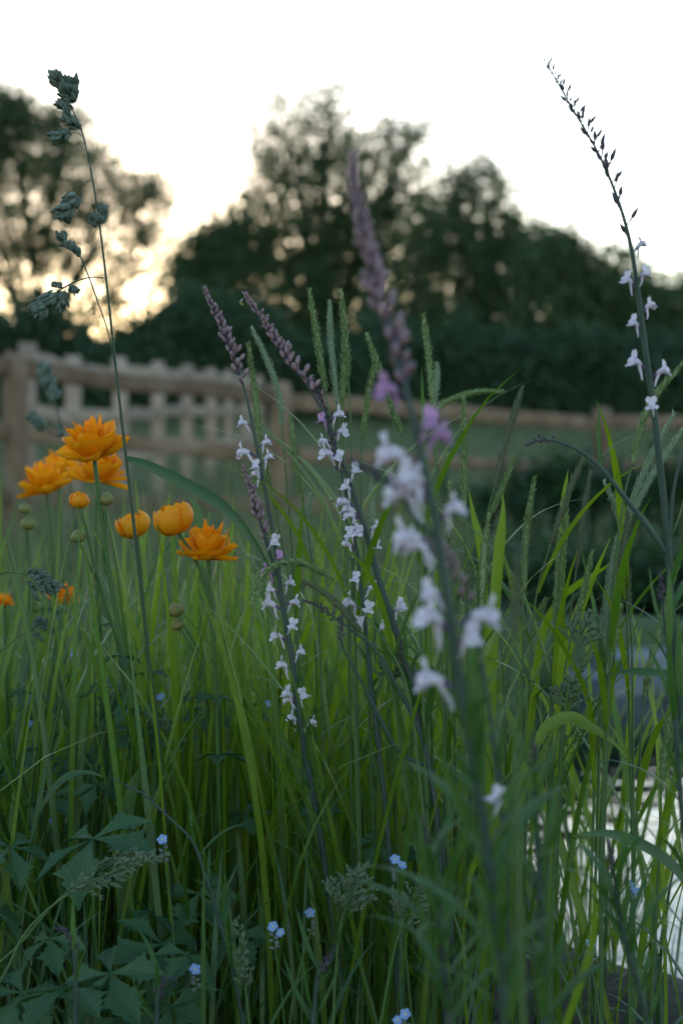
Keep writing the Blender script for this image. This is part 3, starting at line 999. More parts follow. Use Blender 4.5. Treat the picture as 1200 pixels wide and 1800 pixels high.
toadflax('large soft-focus toadflax spike with pink buds and pale lilac flowers', [
    dict(path=[(620, 280), (626, 360), (645, 450), (672, 545), (697, 630), (714, 690), (740, 800), (766, 920), (786, 1050), (803, 1160), (822, 1280), (850, 1450), (868, 1600), (890, 1810)],
         buds=.104, bud_scale=1.12, bud_gap=.0010, loose=1.7, flowers=[(684, 690, 1), (736, 750, 1), (690, 793), (768, 765, 1), (716, 850), (704, 870), (728, 868), (788, 898), (715, 950), (738, 965), (765, 1035), (745, 1107), (805, 1112), (838, 1092), (763, 1192), (735, 845)],
         leaf=(1230, 1820, 46, 1.15), n=90, r=.0021, fscale=1.30),
    dict(path=[(608, 806), (640, 822), (672, 842), (705, 872), (735, 915), (760, 940), (773, 950)], buds=.028, bud_scale=.55, dark=True, n=30, r=.0014, bud_gap=.0012),
    dict(path=[(762, 915), (778, 960), (802, 1020), (828, 1090), (846, 1170), (862, 1270), (880, 1400), (890, 1550), (895, 1700)], d=.72, buds=.045, bud_scale=.7, n=40, r=.0013, leaf=(1280, 1650, 8, .8),
         flowers=[(874, 1418)])], 0.66)
toadflax('tallest toadflax, its bare leaning tip against the open sky', [
    dict(path=[(961, 113), (1000, 182), (1050, 268), (1083, 345), (1105, 420), (1120, 510), (1134, 620), (1148, 720), (1160, 830), (1172, 950), (1182, 1100), (1198, 1260), (1215, 1500)],
         buds=.128, bud_scale=1.0, bud_gap=.0024, loose=2.6, pointed=True, flowers=[(1130, 436), (1130, 480), (1099, 497), (1141, 545), (1113, 572), (1112, 645), (1165, 652), (1139, 716)],
         leaf=(940, 1500, 14, 1.0), n=90, r=.0023),
    dict(path=[(926, 782), (958, 773), (1005, 786), (1052, 820), (1100, 878), (1140, 930), (1173, 975)], buds=.022, bud_scale=.55, dark=True, n=36, r=.0016, bud_gap=.0013, leaf=(815, 830, 2, .9)),
    dict(path=[(1200, 660), (1205, 760), (1185, 850), (1176, 930), (1175, 985)], n=14, r=.0012, buds=0)], 0.98)
toadflax('young toadflax with two dark nodding bud tips under the hooked grass head', [
    dict(path=[(535, 1056), (562, 1066), (590, 1087), (616, 1106), (662, 1146), (700, 1212), (738, 1290), (762, 1400), (775, 1560), (780, 1800)], buds=.032, bud_scale=.55, dark=True, n=60, r=.0015, bud_gap=.0012, leaf=(1200, 1700, 10, .7)),
    dict(path=[(601, 1083), (599, 1117), (607, 1147), (636, 1200), (664, 1255), (700, 1320), (745, 1345)], buds=.022, bud_scale=.5, dark=True, n=30, r=.0013, bud_gap=.0012)], 1.10)
toadflax('arching budding toadflax shoot over the dark palmate leaves', [
    dict(path=[(197, 1367), (225, 1382), (258, 1400), (300, 1440), (338, 1478), (358, 1530), (380, 1600), (405, 1690), (428, 1800)], buds=.05, bud_scale=.42, dark=True, n=50, r=.0014, bud_gap=.003, leaf=(1450, 1780, 20, .85))], 1.04)
for lab, pth, dd in [('short toadflax tip with a curled purple end at the lowest leaves', [(307, 1722), (290, 1722), (279, 1745), (275, 1800)], .95),
                     ('dark withered toadflax tip beside the grass plume', [(100, 1632), (118, 1640), (130, 1675), (134, 1740), (134, 1800)], .95),
                     ('short purple-brown toadflax tip among pale panicles', [(588, 1665), (575, 1690), (558, 1720), (550, 1800)], .95),
                     ('blurred leafy toadflax shoot beside the soft-focus stalk, bare of flowers', [(935, 1290), (938, 1360), (945, 1500), (955, 1800)], .72),
                     ('blurred leafy toadflax shoot between the plume and the soft-focus stalk', [(742, 1440), (748, 1500), (770, 1620), (790, 1800)], .74),
                     ('leafy toadflax shoot under the tallest spike', [(1160, 1010), (1165, 1080), (1180, 1200), (1195, 1400)], .92),
                     ('blurred toadflax shoot by the water with no flowers', [(1070, 1480), (1078, 1540), (1095, 1640), (1140, 1800)], .8)]:
    toadflax(lab, [dict(path=pth, buds=.022, bud_scale=.6, dark=True, n=30, r=.0016, bud_gap=.0013, leaf=(pth[1][1], 1810, 10 if dd > .94 else 30, .75 if dd > .94 else 1.0))], dd)

# ------------------------------------------------------------------ globeflowers
def make_petal(name, L, W, cup, curl, mat, seed):
    random.seed(seed)
    mb = MB()
    petal_grid(mb, (0, 0, 0), (1, 0, 0), (0, 0, 1), L, W, 7, 6, cup, curl, .42, rag=.035, wave=.03 if curl < 2 else 0)
    return mb.mesh(name, mat)


GF_PETALS = [make_petal('globeflower_petal', .023, .017, .22, c, M['gf_petal'], i) for i, c in enumerate((.5, .8, .25))]
random.seed(21)
GF_BALL = [make_petal('globeflower_closed_petal', .0300, .0185, .16, c, M['gf_petal'], 10 + i) for i, c in enumerate((2.7, 2.95, 2.45))]


def inner_tuft(n=28, L=.0262):
    mb = MB()
    ellipsoid(mb, np.array([0, 0, -.002]), (0, 0, 1), .007, .006, 9, 5)
    for k in range(n):
        a = k * 2.4
        rr = .002 + .006 * (k / n)
        lean = .1 + .55 * (k / n) + random.uniform(-.1, .1)
        petal_grid(mb, (math.cos(a) * rr * .5, math.sin(a) * rr * .5, .001), (math.cos(a) * lean, math.sin(a) * lean, 1), (-math.cos(a), -math.sin(a), 0.3), L * random.uniform(.8, 1.12), .0046, 5, 2, .25, random.uniform(-.2, .4), .42)
    return mb.mesh('inner_petals', M['gf_inner'])


TUFT = inner_tuft()


def axis_matrix(loc, axis, az, sc):
    q = Vector((0, 0, 1)).rotation_difference(Vector(axis))
    return Matrix.Translation(Vector(loc)) @ q.to_matrix().to_4x4() @ Matrix.Rotation(az, 4, 'Z') @ Matrix.Scale(sc, 4)


def gf_open(t, TB, loc, axis, sc, seed):
    rnd = random.Random(seed)
    fl = obj('flower', TUFT, t, mat=TB @ axis_matrix(loc, axis, rnd.uniform(0, 6), sc))
    for ring, (n, pit, r0) in enumerate([(6, .05, .004), (6, .34, .0035), (5, .75, .003)]):
        for k in range(n):
            a = (k + ring * .5) / n * 6.283 + rnd.uniform(-.2, .2)
            mloc = Matrix.Rotation(a, 4, 'Z') @ Matrix.Translation((r0, 0, .0008 * ring)) @ Matrix.Rotation(-(pit + rnd.uniform(-.2, .2)), 4, 'Y') @ Matrix.Rotation(rnd.uniform(-.25, .25), 4, 'X') @ Matrix.Scale(rnd.uniform(.9, 1.15), 4)
            obj('petal', rnd.choice(GF_PETALS), fl, mat=mloc)
    return fl


def core_mesh():
    mb = MB()
    ellipsoid(mb, np.array([0, 0, 0.0]), (0, 0, 1), .0185, .0088, 12, 8)
    return mb.mesh('bud_core', M['gf_inner'])


CORE = core_mesh()


def gf_ball(t, TB, loc, axis, sc, seed):
    rnd = random.Random(seed)
    fl = obj('flower', CORE, t, mat=TB @ axis_matrix(loc, axis, rnd.uniform(0, 6), sc))
    for ring, (n, pit) in enumerate([(5, -.02), (5, .06), (4, .14)]):
        for k in range(n):
            a = (k + ring * .5) / n * 6.283 + rnd.uniform(-.15, .15)
            mloc = Matrix.Rotation(a, 4, 'Z') @ Matrix.Translation((.0006, 0, .0005 * ring)) @ Matrix.Rotation(-(pit + rnd.uniform(-.05, .08)), 4, 'Y') @ Matrix.Scale(rnd.uniform(.95, 1.1), 4)
            obj('petal', rnd.choice(GF_BALL), fl, mat=mloc)
    return fl


def green_bud_mesh():
    mb = MB()
    ellipsoid(mb, np.array([0, 0, -.001]), (0, 0, 1), .0105, .0052, 12, 8)
    for k in range(6):
        a = k / 6 * 6.283
        petal_grid(mb, (0, 0, -.0006), (math.cos(a), math.sin(a), -.05), (-math.cos(a) * .1, -math.sin(a) * .1, 1), .0115, .0068, 5, 3, .3, 2.6, .4)
    return mb.mesh('green_bud', M['gf_bud'])


GBUD = green_bud_mesh()


def palmate_leaf(name, size, seed, mat, droop=.5):
    """five toothed, three-pointed lobes spreading in xy from the stalk end"""
    rnd = random.Random(seed)
    mb = MB()
    for k, a in enumerate((-2.15, -1.08, 0, 1.08, 2.15)):
        a += rnd.uniform(-.12, .12)
        L = size * (1.0 if k == 2 else .92 if k in (1, 3) else .70) * rnd.uniform(.92, 1.08)
        W = L * .66
        nl, nw = 22, 6
        ca, sa = math.cos(a), math.sin(a)
        dr = droop * rnd.uniform(.7, 1.4)
        tw = rnd.uniform(-.35, .35)
        V, Q, UV = [], [], []
        for i in range(nl + 1):
            u = i / nl
            if u < .55:
                w = W * (.07 + .93 * (u / .55) ** 1.5)
            elif u < .62:
                w = W * (1 - (u - .55) / .07 * .30)
            else:
                w = W * max(.015, .70 * (1 - ((u - .62) / .38) ** 1.2))
            tooth = 1 + (.26 * (1 - ((i * 1.0) % 3) / 1.5) if u > .30 else 0)
            for j in range(nw + 1):
                v = j / nw * 2 - 1
                vv = v * (1 + (tooth - 1) * abs(v) ** 3)
                x = u * L * (1 + .03 * abs(v)) + .16 * L * abs(v) ** 1.5 * min(1, u / .4) * (1 - u * .6)
                yv = vv * w / 2
                z = .16 * abs(v) ** 1.3 * w - dr * u * u * L * .55 + .012 * L * math.sin(v * 13 + u * 6) + tw * yv
                V.append((ca * x - sa * yv, sa * x + ca * yv, z))
                UV.append((j / nw, u))
        for i in range(nl):
            for j in range(nw):
                q = i * (nw + 1) + j
                Q.append((q, q + 1, q + nw + 2, q + nw + 1))
        mb.add(V, Q, 0, UV)
    return mb.mesh(name, mat)


PALM = [palmate_leaf('palmate_leaf', .036, 3 + k, M['gf_leaf'], dr) for k, dr in enumerate((.5, .8, .3))]


def globeflower(label, path, d, kind, sc, axis, seed, leaves=(), side=(), group=None, r=.0019):
    p = to_ground(px_path(path, d, 40))
    base = p[-1].copy()
    t = thing('globeflower', label, 'flower', base, group)
    TB = Matrix.Translation(Vector(-base))
    mb = MB()
    tube(mb, p, np.linspace(r * .8, r * 1.2, len(p)), 8)
    obj('stem', mb.mesh('stem', M['gf_stem'], base), t)
    top = p[0]
    if kind == 'open':
        gf_open(t, TB, top, axis, sc, seed)
    elif kind == 'ball':
        gf_ball(t, TB, top, axis, sc, seed)
    else:
        obj('bud', GBUD, t, mat=TB @ axis_matrix(top, axis, 0, sc))
    for (k2, pts, s2, ax2) in side:
        q = px_path(pts, d, 20)
        mb = MB(); tube(mb, q, np.linspace(r * .6, r * .8, len(q)), 6)
        obj('side_stem', mb.mesh('side_stem', M['gf_stem'], base), t)
        if k2 == 'ball':
            gf_ball(t, TB, q[0], ax2, s2, seed + 5)
        elif k2 == 'bud':
            obj('bud', GBUD, t, mat=TB @ axis_matrix(q[0], ax2, 0, s2))
        else:
            gf_open(t, TB, q[0], ax2, s2, seed + 9)
    for (fy, az, s, tl) in leaves:
        pix = [px_of(w)[1] for w in p]
        i = min(range(len(p)), key=lambda i: abs(pix[i] - fy))
        obj('leaf', PALM[seed % 3], t, mat=TB @ rotz_mat(p[i], az, s, tl))
    return t


globeflower('wide open orange globeflower, highest of the cluster, on a thick stalk', [(166, 806), (175, 880), (187, 970), (203, 1070), (222, 1170), (240, 1300), (250, 1500)], 1.20, 'open', 1.18, (-.12, -.25, .95), 1, leaves=[(1150, 2.6, .55, .1), (1250, -.8, .7, 0)], r=.0023,
            side=[('bud', [(187, 886), (184, 930), (180, 980), (192, 1010)], 1.0, (.1, 0, 1))])
globeflower('open orange globeflower tucked just under the highest one', [(172, 846), (168, 930), (172, 1050), (182, 1200), (190, 1400)], 1.34, 'open', 1.08, (.15, -.2, .95), 2, leaves=[(1100, .4, .5, .1)])
globeflower('blurred orange globeflower drooping outermost in the cluster', [(84, 866), (92, 960), (96, 1080), (100, 1250), (104, 1400)], 1.55, 'open', 1.2, (-.25, -.1, .95), 3, leaves=[(1080, 3.0, .6, .2)])
globeflower('blurred orange globeflower between the drooping one and the highest', [(104, 838), (108, 930), (112, 1040), (118, 1250)], 1.62, 'open', 1.05, (.1, .1, .98), 4)
globeflower('bright orange globeflower standing alone by the long arched leaf', [(366, 982), (371, 1050), (375, 1120), (379, 1200), (384, 1350), (390, 1500)], 1.18, 'open', 1.02, (.05, -.16, .98), 5, leaves=[(1230, 2.9, .6, .1), (1330, -.5, .7, 0)],
            side=[('ball', [(314, 938), (335, 968), (355, 1010), (372, 1065)], 1.05, (-.42, -.1, .9))])
globeflower('round half-closed yellow-orange globeflower half hidden by the tall grass stalk', [(241, 944), (247, 1000), (252, 1080), (262, 1200), (270, 1350)], 1.24, 'ball', .90, (-.3, -.1, .95), 6, leaves=[(1180, .8, .5, .1)])
globeflower('small brownish-orange globeflower bud on a thin forked stalk', [(140, 893), (152, 930), (165, 990), (185, 1060), (210, 1150), (225, 1300)], 1.22, 'ball', .55, (.0, -.1, 1), 7, r=.0014,
            side=[('bud', [(139, 952), (150, 975), (165, 1010), (178, 1040)], 1.05, (-.1, 0, 1))])
globeflower('pair of closed green globeflower buds outside the orange cluster', [(50, 930), (52, 1010), (50, 1120), (56, 1300)], 1.5, 'bud', 1.35, (0, 0, 1), 8, r=.0014,
            side=[('bud', [(44, 902), (46, 940), (51, 990)], 1.1, (0, 0, 1))])
globeflower('pinkish closed globeflower bud low beside the lone flower stalk', [(312, 1082), (330, 1110), (350, 1150), (362, 1220), (368, 1350)], 1.2, 'bud', 1.1, (-.3, 0, .9), 9, r=.0011,
            side=[('bud', [(314, 1106), (330, 1125), (350, 1165)], .9, (-.3, 0, .9))])
globeflower('small low orange globeflower sunk among the grass', [(110, 1060), (112, 1120), (118, 1250)], 1.6, 'open', .75, (.2, -.1, .95), 10)
globeflower('scrap of an orange globeflower behind the drooping grass plume', [(8, 1062), (10, 1130), (14, 1300)], 1.4, 'open', .38, (.2, -.1, .95), 11)

# ------------------------------------------------------------------ grasses with seed heads
def foxtail(label, head, d, stem_to, mat='fox_head', width=.0056, leaf=None, group=None, ground=True):
    """head: px list tip->base of the head ; stem_to: further px points down"""
    hp = px_path(head, d, 26)
    sp = px_path([head[-1]] + list(stem_to), d, 24)
    if ground:
        sp = to_ground(sp)
    base = sp[-1].copy()
    t = thing('foxtail_plant', label, 'grass', base, group)
    mb = MB()
    tube(mb, sp, np.linspace(.0006, .0013, len(sp)), 5)
    obj('stalk', mb.mesh('stalk', M['grass_stem'], base), t)
    mb = MB()
    n = len(hp)
    prof = [width * (.12 + .88 * min(1, (i / (n - 1)) * 3.0)) * (1 - .45 * max(0, (i / (n - 1) - .8) / .2)) for i in range(n)]
    tube(mb, hp, [q * .34 for q in prof], 7)
    L = sum(np.linalg.norm(hp[i + 1] - hp[i]) for i in range(n - 1))
    cnt = int(L / .00052)
    for k in range(cnt):
        u = k / cnt
        x = u * (n - 1)
        i = min(int(x), n - 2)
        c = hp[i] + (hp[i + 1] - hp[i]) * (x - i)
        up = -tangent(hp, i)
        _, e1, e2 = frame(up)
        a = k * 2.4 + random.uniform(-.4, .4)
        o = e1 * math.cos(a) + e2 * math.sin(a)
        s = np.cross(up, o)
        w = prof[i]
        ax = up * .9 + o * random.uniform(.2, .65)
        l = .0038 * random.uniform(.8, 1.3)
        b = c + o * w * .26
        m_ = b + ax * l * .45 + o * w * .12
        e = b + ax * l
        mb.add([b, m_ + s * .0009, e, m_ - s * .0009], [(0, 1, 2), (0, 2, 3)])
        if k % 4 == 0:
            e2_ = e + (up + o * .5) * .0022 + np.array([random.uniform(-1, 1) for _ in range(3)]) * .0008
            mb.add([e - s * .00012, e2_, e + s * .00012], [(0, 1, 2)])
    obj('seed_head', mb.mesh('seed_head', M[mat], base), t)
    if leaf is None or leaf:
        for q in range(random.choice((1, 2))):
            i = int(len(sp) * random.uniform(.35, .8))
            az = random.uniform(0, 6.28)
            lp, th, pp = [], random.uniform(.15, .5), sp[i].copy()
            LL = random.uniform(.10, .20)
            for z in range(10):
                lp.append(pp.copy())
                pp = pp + np.array([math.cos(az) * math.sin(th), math.sin(az) * math.sin(th), math.cos(th)]) * LL / 9
                th += random.uniform(.05, .18)
            W = random.uniform(.004, .0075)
            mb = MB()
            ribbon(mb, lp, [W * (.6 + .4 * min(1, z / 3)) * max(.04, 1 - max(0, z / 9 - .4) / .6 * .98) for z in range(10)], (-math.sin(az), math.cos(az), 0), .3)
            obj('leaf', mb.mesh('leaf', M['grass'], base), t)
    return t


FG = 'upright foxtail grass heads'
LAB_C = 'slim upright foxtail grass head between the leaning toadflax spikes'
LAB_R = 'upright green foxtail grass head in the stand before the dark bush'
LAB_T = 'tall foxtail grass head near the soft-focus toadflax, against the dark trees'
cent = [([(544, 512), (558, 600), (572, 690)], [(590, 800), (605, 950), (620, 1200), (630, 1500)], 1.12, 'fox_head', LAB_C),
        ([(579, 532), (581, 600), (593, 715)], [(606, 850), (618, 1000), (630, 1300)], 1.25, 'fox_pale', LAB_C),
        ([(599, 512), (606, 590), (612, 665)], [(618, 800), (620, 950), (628, 1300)], 1.13, 'fox_head', LAB_C),
        ([(605, 592), (604, 650), (601, 722)], [(606, 850), (610, 1000), (615, 1300)], 1.16, 'fox_head', LAB_C),
        ([(436, 605), (447, 680), (460, 790), (484, 892)], [(500, 980), (520, 1100), (540, 1400)], 1.16, 'fox_head', LAB_C),
        ([(443, 577), (468, 630), (490, 692), (495, 750)], [(504, 850), (515, 1000), (530, 1300)], 1.2, 'fox_pale', LAB_C),
        ([(511, 735), (519, 810), (531, 880)], [(545, 960), (560, 1100), (570, 1400)], 1.16, 'fox_head', LAB_C),
        ([(656, 645), (648, 690), (636, 770)], [(634, 850), (640, 1000), (650, 1300)], 1.16, 'fox_head', LAB_C)]
tall = [([(645, 590), (662, 640), (690, 720), (705, 765)], [(720, 850), (735, 1000), (745, 1300)], 1.1, 'fox_head'),
        ([(744, 555), (752, 620), (762, 735)], [(766, 830), (770, 950), (780, 1300)], 1.12, 'fox_head'),
        ([(768, 640), (767, 670), (763, 715)], [(768, 830), (776, 960), (790, 1300)], 1.2, 'fox_pale'),
        ([(814, 695), (815, 790), (816, 890)], [(818, 980), (822, 1200), (830, 1500)], 1.15, 'fox_head'),
        ([(917, 682), (895, 752), (868, 858)], [(855, 920), (845, 1100), (840, 1400)], 1.14, 'fox_dark')]
right = [([(902, 805), (885, 850), (862, 902)], [(845, 980), (835, 1200)], 1.15, 'fox_head'),
         ([(787, 800), (775, 835), (755, 880)], [(745, 960), (750, 1200)], 1.2, 'fox_head'),
         ([(939, 842), (925, 930), (919, 1058)], [(918, 1150), (915, 1400)], 1.12, 'fox_head'),
         ([(859, 906), (850, 970), (846, 1072)], [(848, 1180), (850, 1400)], 1.1, 'fox_head'),
         ([(1027, 800), (1000, 862), (967, 956)], [(940, 1060), (925, 1250)], 1.12, 'fox_dark'),
         ([(996, 880), (988, 980), (978, 1115)], [(972, 1220), (965, 1450)], 1.12, 'fox_head'),
         ([(982, 930), (980, 1010), (974, 1090)], [(968, 1200), (962, 1450)], 1.14, 'fox_head'),
         ([(1037, 830), (1024, 910), (1012, 1000)], [(1000, 1100), (990, 1300)], 1.17, 'fox_dark'),
         ([(1197, 642), (1155, 690), (1125, 750), (1110, 818)], [(1095, 880), (1080, 1000), (1070, 1200)], 1.06, 'fox_head'),
         ([(1182, 728), (1150, 790), (1118, 860), (1098, 925)], [(1080, 1010), (1065, 1150), (1060, 1400)], 1.12, 'fox_pale'),
         ([(1199, 755), (1168, 800), (1140, 845), (1110, 905)], [(1090, 1000), (1075, 1200)], 1.15, 'fox_pale'),
         ([(1062, 848), (1080, 888), (1093, 930)], [(1100, 1030), (1105, 1250)], 1.14, 'fox_pale'),
         ([(1103, 900), (1095, 965), (1080, 1050)], [(1072, 1130), (1065, 1350)], 1.1, 'fox_dark'),
         ([(1083, 945), (1068, 1030), (1058, 1120)], [(1055, 1200), (1050, 1400)], 1.13, 'fox_pale'),
         ([(1040, 970), (1024, 1045), (1004, 1115)], [(990, 1200), (980, 1400)], 1.12, 'fox_head'),
         ([(1091, 1065), (1076, 1135), (1052, 1262)], [(1045, 1350), (1040, 1500)], 1.12, 'fox_head'),
         ([(1192, 985), (1165, 1080), (1142, 1170), (1132, 1225)], [(1125, 1300), (1115, 1500)], 1.08, 'fox_head'),
         ([(1048, 1132), (1020, 1175), (990, 1245)], [(975, 1320), (965, 1500)], 1.12, 'fox_head'),
         ([(1180, 1222), (1170, 1300), (1160, 1395)], [(1158, 1480), (1150, 1650)], 1.05, 'fox_head'),
         ([(1100, 985), (1102, 1020), (1105, 1065)], [(1110, 1150), (1112, 1400)], 1.14, 'fox_dark'),
         ([(825, 1000), (800, 1060), (790, 1120)], [(785, 1200), (780, 1400)], 1.15, 'fox_head'),
         ([(957, 1055), (945, 1085), (935, 1120)], [(930, 1200), (925, 1400)], 1.18, 'fox_head'),
         ([(870, 1000), (873, 1060), (880, 1130)], [(885, 1220), (890, 1400)], 1.2, 'fox_head'),
         ([(745, 860), (748, 930), (752, 1010)], [(756, 1120), (760, 1400)], 1.2, 'fox_head'),
         ([(790, 850), (788, 920), (792, 990)], [(796, 1120), (800, 1400)], 1.18, 'fox_head'),
         ([(835, 1010), (836, 1090), (838, 1180)], [(838, 1250), (836, 1400)], 1.13, 'fox_head'),
         ([(655, 830), (653, 880), (655, 940)], [(658, 1020), (660, 1300)], 1.25, 'fox_pale'),
         ([(545, 870), (540, 920), (548, 990)], [(552, 1080), (560, 1300)], 1.25, 'fox_pale')]
VAR = {'fox_head': 'green', 'fox_pale': 'pale silvery', 'fox_dark': 'dark brownish'}
for h, s, d, mt, lab in cent:
    foxtail(lab.replace('slim upright', 'slim ' + VAR[mt]), h, d, s, mt, group=VAR[mt] + ' foxtail heads between the toadflax')
for h, s, d, mt in tall:
    foxtail(LAB_T.replace('tall foxtail', 'tall ' + VAR[mt] + ' foxtail'), h, d, s, mt, group=VAR[mt] + ' foxtail heads by the soft-focus toadflax')
for h, s, d, mt in right:
    foxtail(LAB_R.replace('upright green', 'upright ' + VAR[mt]), h, d, s, mt, group=VAR[mt] + ' foxtail heads before the dark bush')
foxtail('foxtail grass with a hooked drooping head across the toadflax stalk', [(443, 1055), (455, 1022), (478, 997), (505, 987), (535, 991), (560, 1003), (584, 1018)], 1.09, [(620, 1055), (650, 1092), (690, 1150), (720, 1230), (740, 1400)], 'fox_head', .0056)
foxtail('foxtail grass head slanting below the hooked one', [(535, 1024), (562, 1037), (592, 1060), (617, 1090), (637, 1114)], 1.10, [(665, 1150), (690, 1220), (715, 1400)], 'fox_dark', .0054)
foxtail('foxtail grass head lying almost level over the dark fence gap', [(882, 688), (845, 688), (805, 697), (770, 718), (746, 762)], 1.3, [(735, 850), (735, 1000), (745, 1300)], 'fox_head', .0060)
foxtail('blurred brown foxtail head low in front of the stand', [(908, 985), (906, 1050), (903, 1130)], .62, [(905, 1300), (910, 1500)], 'fox_dark', .0026, leaf=False)

# cocksfoot: spiky one-sided clusters
def cluster_mesh(name, seed, n=64, L=.0165, mat='cock'):
    rnd = random.Random(seed)
    mb = MB()
    for k in range(n):
        u = rnd.random()
        b = np.array([rnd.uniform(-.0016, .0016), rnd.uniform(-.0016, .0016), u * L * .62])
        a = rnd.uniform(0, 6.28)
        sp = .25 + .75 * rnd.random() * (1 - .35 * u)
        ax = np.array([math.cos(a) * sp, math.sin(a) * sp, 1.0])
        ellipsoid(mb, b, ax, L * rnd.uniform(.32, .48), L * .072, 5, 4)
    return mb.mesh(name, M[mat])


CLUST = [cluster_mesh('cocksfoot_cluster', s) for s in (1, 2, 3)]


def cocksfoot(label, stems, clusters, d, leaves=(), group=None):
    paths = [px_path(s, d, 50) for s in stems]
    paths[0] = to_ground(paths[0])
    base = paths[0][-1].copy()
    t = thing('cocksfoot_plant', label, 'grass', base, group)
    TB = Matrix.Translation(Vector(-base))
    for k, p in enumerate(paths):
        mb = MB()
        tube(mb, p, np.linspace(.00035, .0019 if k == 0 else .0007, len(p)), 6)
        obj('stalk' if k == 0 else 'side_stalk', mb.mesh('stalk', M['dark_stalk'], base), t)
    for i, (bx, by, tx, ty, sc, tiex, tiey) in enumerate(clusters):
        b = P(bx, by, d); e = P(tx, ty, d + random.uniform(-.006, .006))
        ax = (e - b)
        s = max(np.linalg.norm(ax), .009) / .0165 * sc * 1.28
        obj('seed_cluster', CLUST[i % 3], t, mat=TB @ axis_matrix(b, ax / np.linalg.norm(ax), random.uniform(0, 6), s))
        if tiex:
            q = P(tiex, tiey, d)
            mb = MB(); tube(mb, catmull([b, (b + q) / 2 + np.array([0, 0, .0012]), q], 6), .00032, 5)
            obj('branch', mb.mesh('branch', M['dark_stalk'], base), t)
    for (pts, W) in leaves:
        lp = px_path(pts, d, 26)
        mb = MB()
        n = len(lp)
        ribbon(mb, lp, [W * (.55 + .45 * min(1, z / n * 4)) * max(.03, 1 - max(0, z / n - .45) / .55) for z in range(n)], np.array([.25, .35, .9]), .32)
        obj('leaf', mb.mesh('leaf', M['grass_dark'], base), t)
    return t


cocksfoot('tall cocksfoot grass with clumped seed clusters rising into the sky', [
    [(120, 172), (133, 205), (147, 240), (163, 315), (176, 400), (188, 500), (202, 630), (213, 730), (222, 806), (236, 925), (250, 1050), (264, 1180), (276, 1270), (290, 1450)],
    [(188, 490), (165, 487), (138, 493), (112, 506), (92, 520)],
    [(206, 668), (192, 590), (172, 530), (150, 470), (135, 440), (112, 422)]],
    [(127, 170, 96, 132, 1.0, 0, 0), (130, 180, 128, 138, 1.0, 0, 0), (132, 182, 112, 150, .9, 0, 0), (128, 196, 105, 180, 1.0, 134, 206), (143, 226, 117, 208, 1.1, 146, 238), (127, 234, 91, 243, 1.0, 146, 240),
     (138, 338, 112, 372, 1.15, 164, 312), (176, 392, 160, 375, .9, 177, 402), (178, 395, 181, 364, 1.0, 177, 402), (172, 398, 164, 392, 1, 177, 402), (142, 452, 128, 432, 1, 0, 0), (124, 438, 105, 412, 1, 0, 0),
     (100, 512, 70, 545, 1.1, 112, 506), (116, 510, 100, 543, 1, 120, 501), (122, 502, 136, 514, .9, 0, 0), (112, 503, 86, 499, .7, 0, 0)], 1.12,
    leaves=[([(224, 806), (258, 816), (300, 836), (350, 862), (396, 892), (430, 930), (455, 968), (478, 1010), (490, 1060)], .0092)])
cocksfoot('blurred cocksfoot grass behind the globeflower cluster', [
    [(88, 660), (96, 700), (112, 770), (125, 860), (140, 1000), (150, 1300)], [(112, 772), (90, 760), (72, 745)]],
    [(86, 685, 76, 645, 1.0, 0, 0), (96, 712, 88, 676, 1.1, 0, 0), (80, 757, 58, 733, 1.1, 0, 0), (108, 770, 106, 748, 1, 0, 0)], 1.75)


def panicle(label, stem, d, density=1.0, drop=.2, spread=.03, mat='poa', group=None, head=.45, size=1.0):
    """meadow grass plume: stem px top->bottom, the top share 'head' bears branches"""
    p = to_ground(px_path(stem, d, 40))
    base = p[-1].copy()
    t = thing('plume_plant', label, 'grass', base, group)
    mb = MB(); tube(mb, p, np.linspace(.0003, .0012, len(p)), 5)
    obj('stalk', mb.mesh('stalk', M['grass_stem'], base), t)
    mb = MB()
    nh = int(40 * head)
    for i in range(0, nh):
        u = i / nh
        up = -tangent(p, i)
        _, e1, e2 = frame(up)
        for _ in range(max(1, int((1 + 2 * u) * density))):
            a = random.uniform(0, 6.28)
            o = e1 * math.cos(a) + e2 * math.sin(a)
            L = spread * (.25 + .75 * u) * random.uniform(.5, 1.1)
            b = p[i]
            e = b + (up * .75 + o * .6) * L + np.array([0, 0, -drop * L])
            mid = (b + e) / 2 + np.array([0, 0, L * .08])
            br = catmull([b, mid, e], 5)
            tube(mb, br, [.0002] * 5, 3, m=1, cap=False)
            ns = int(3 + L / .003)
            for k in range(ns):
                v = .35 + .65 * k / ns
                q = br[min(4, int(v * 4))] + (br[min(4, int(v * 4) + 1)] - br[min(4, int(v * 4))]) * ((v * 4) % 1)
                ax = (up + o * .5) + np.array([random.uniform(-.6, .6) for _ in range(3)])
                ellipsoid(mb, q, ax, .0036 * size * random.uniform(.8, 1.2), .00062 * size, 4, 3, 0)
    o = obj('plume', mb.mesh('plume', [M[mat], M['grass_stem']], base), t)
    o['kind'] = 'stuff'
    return t


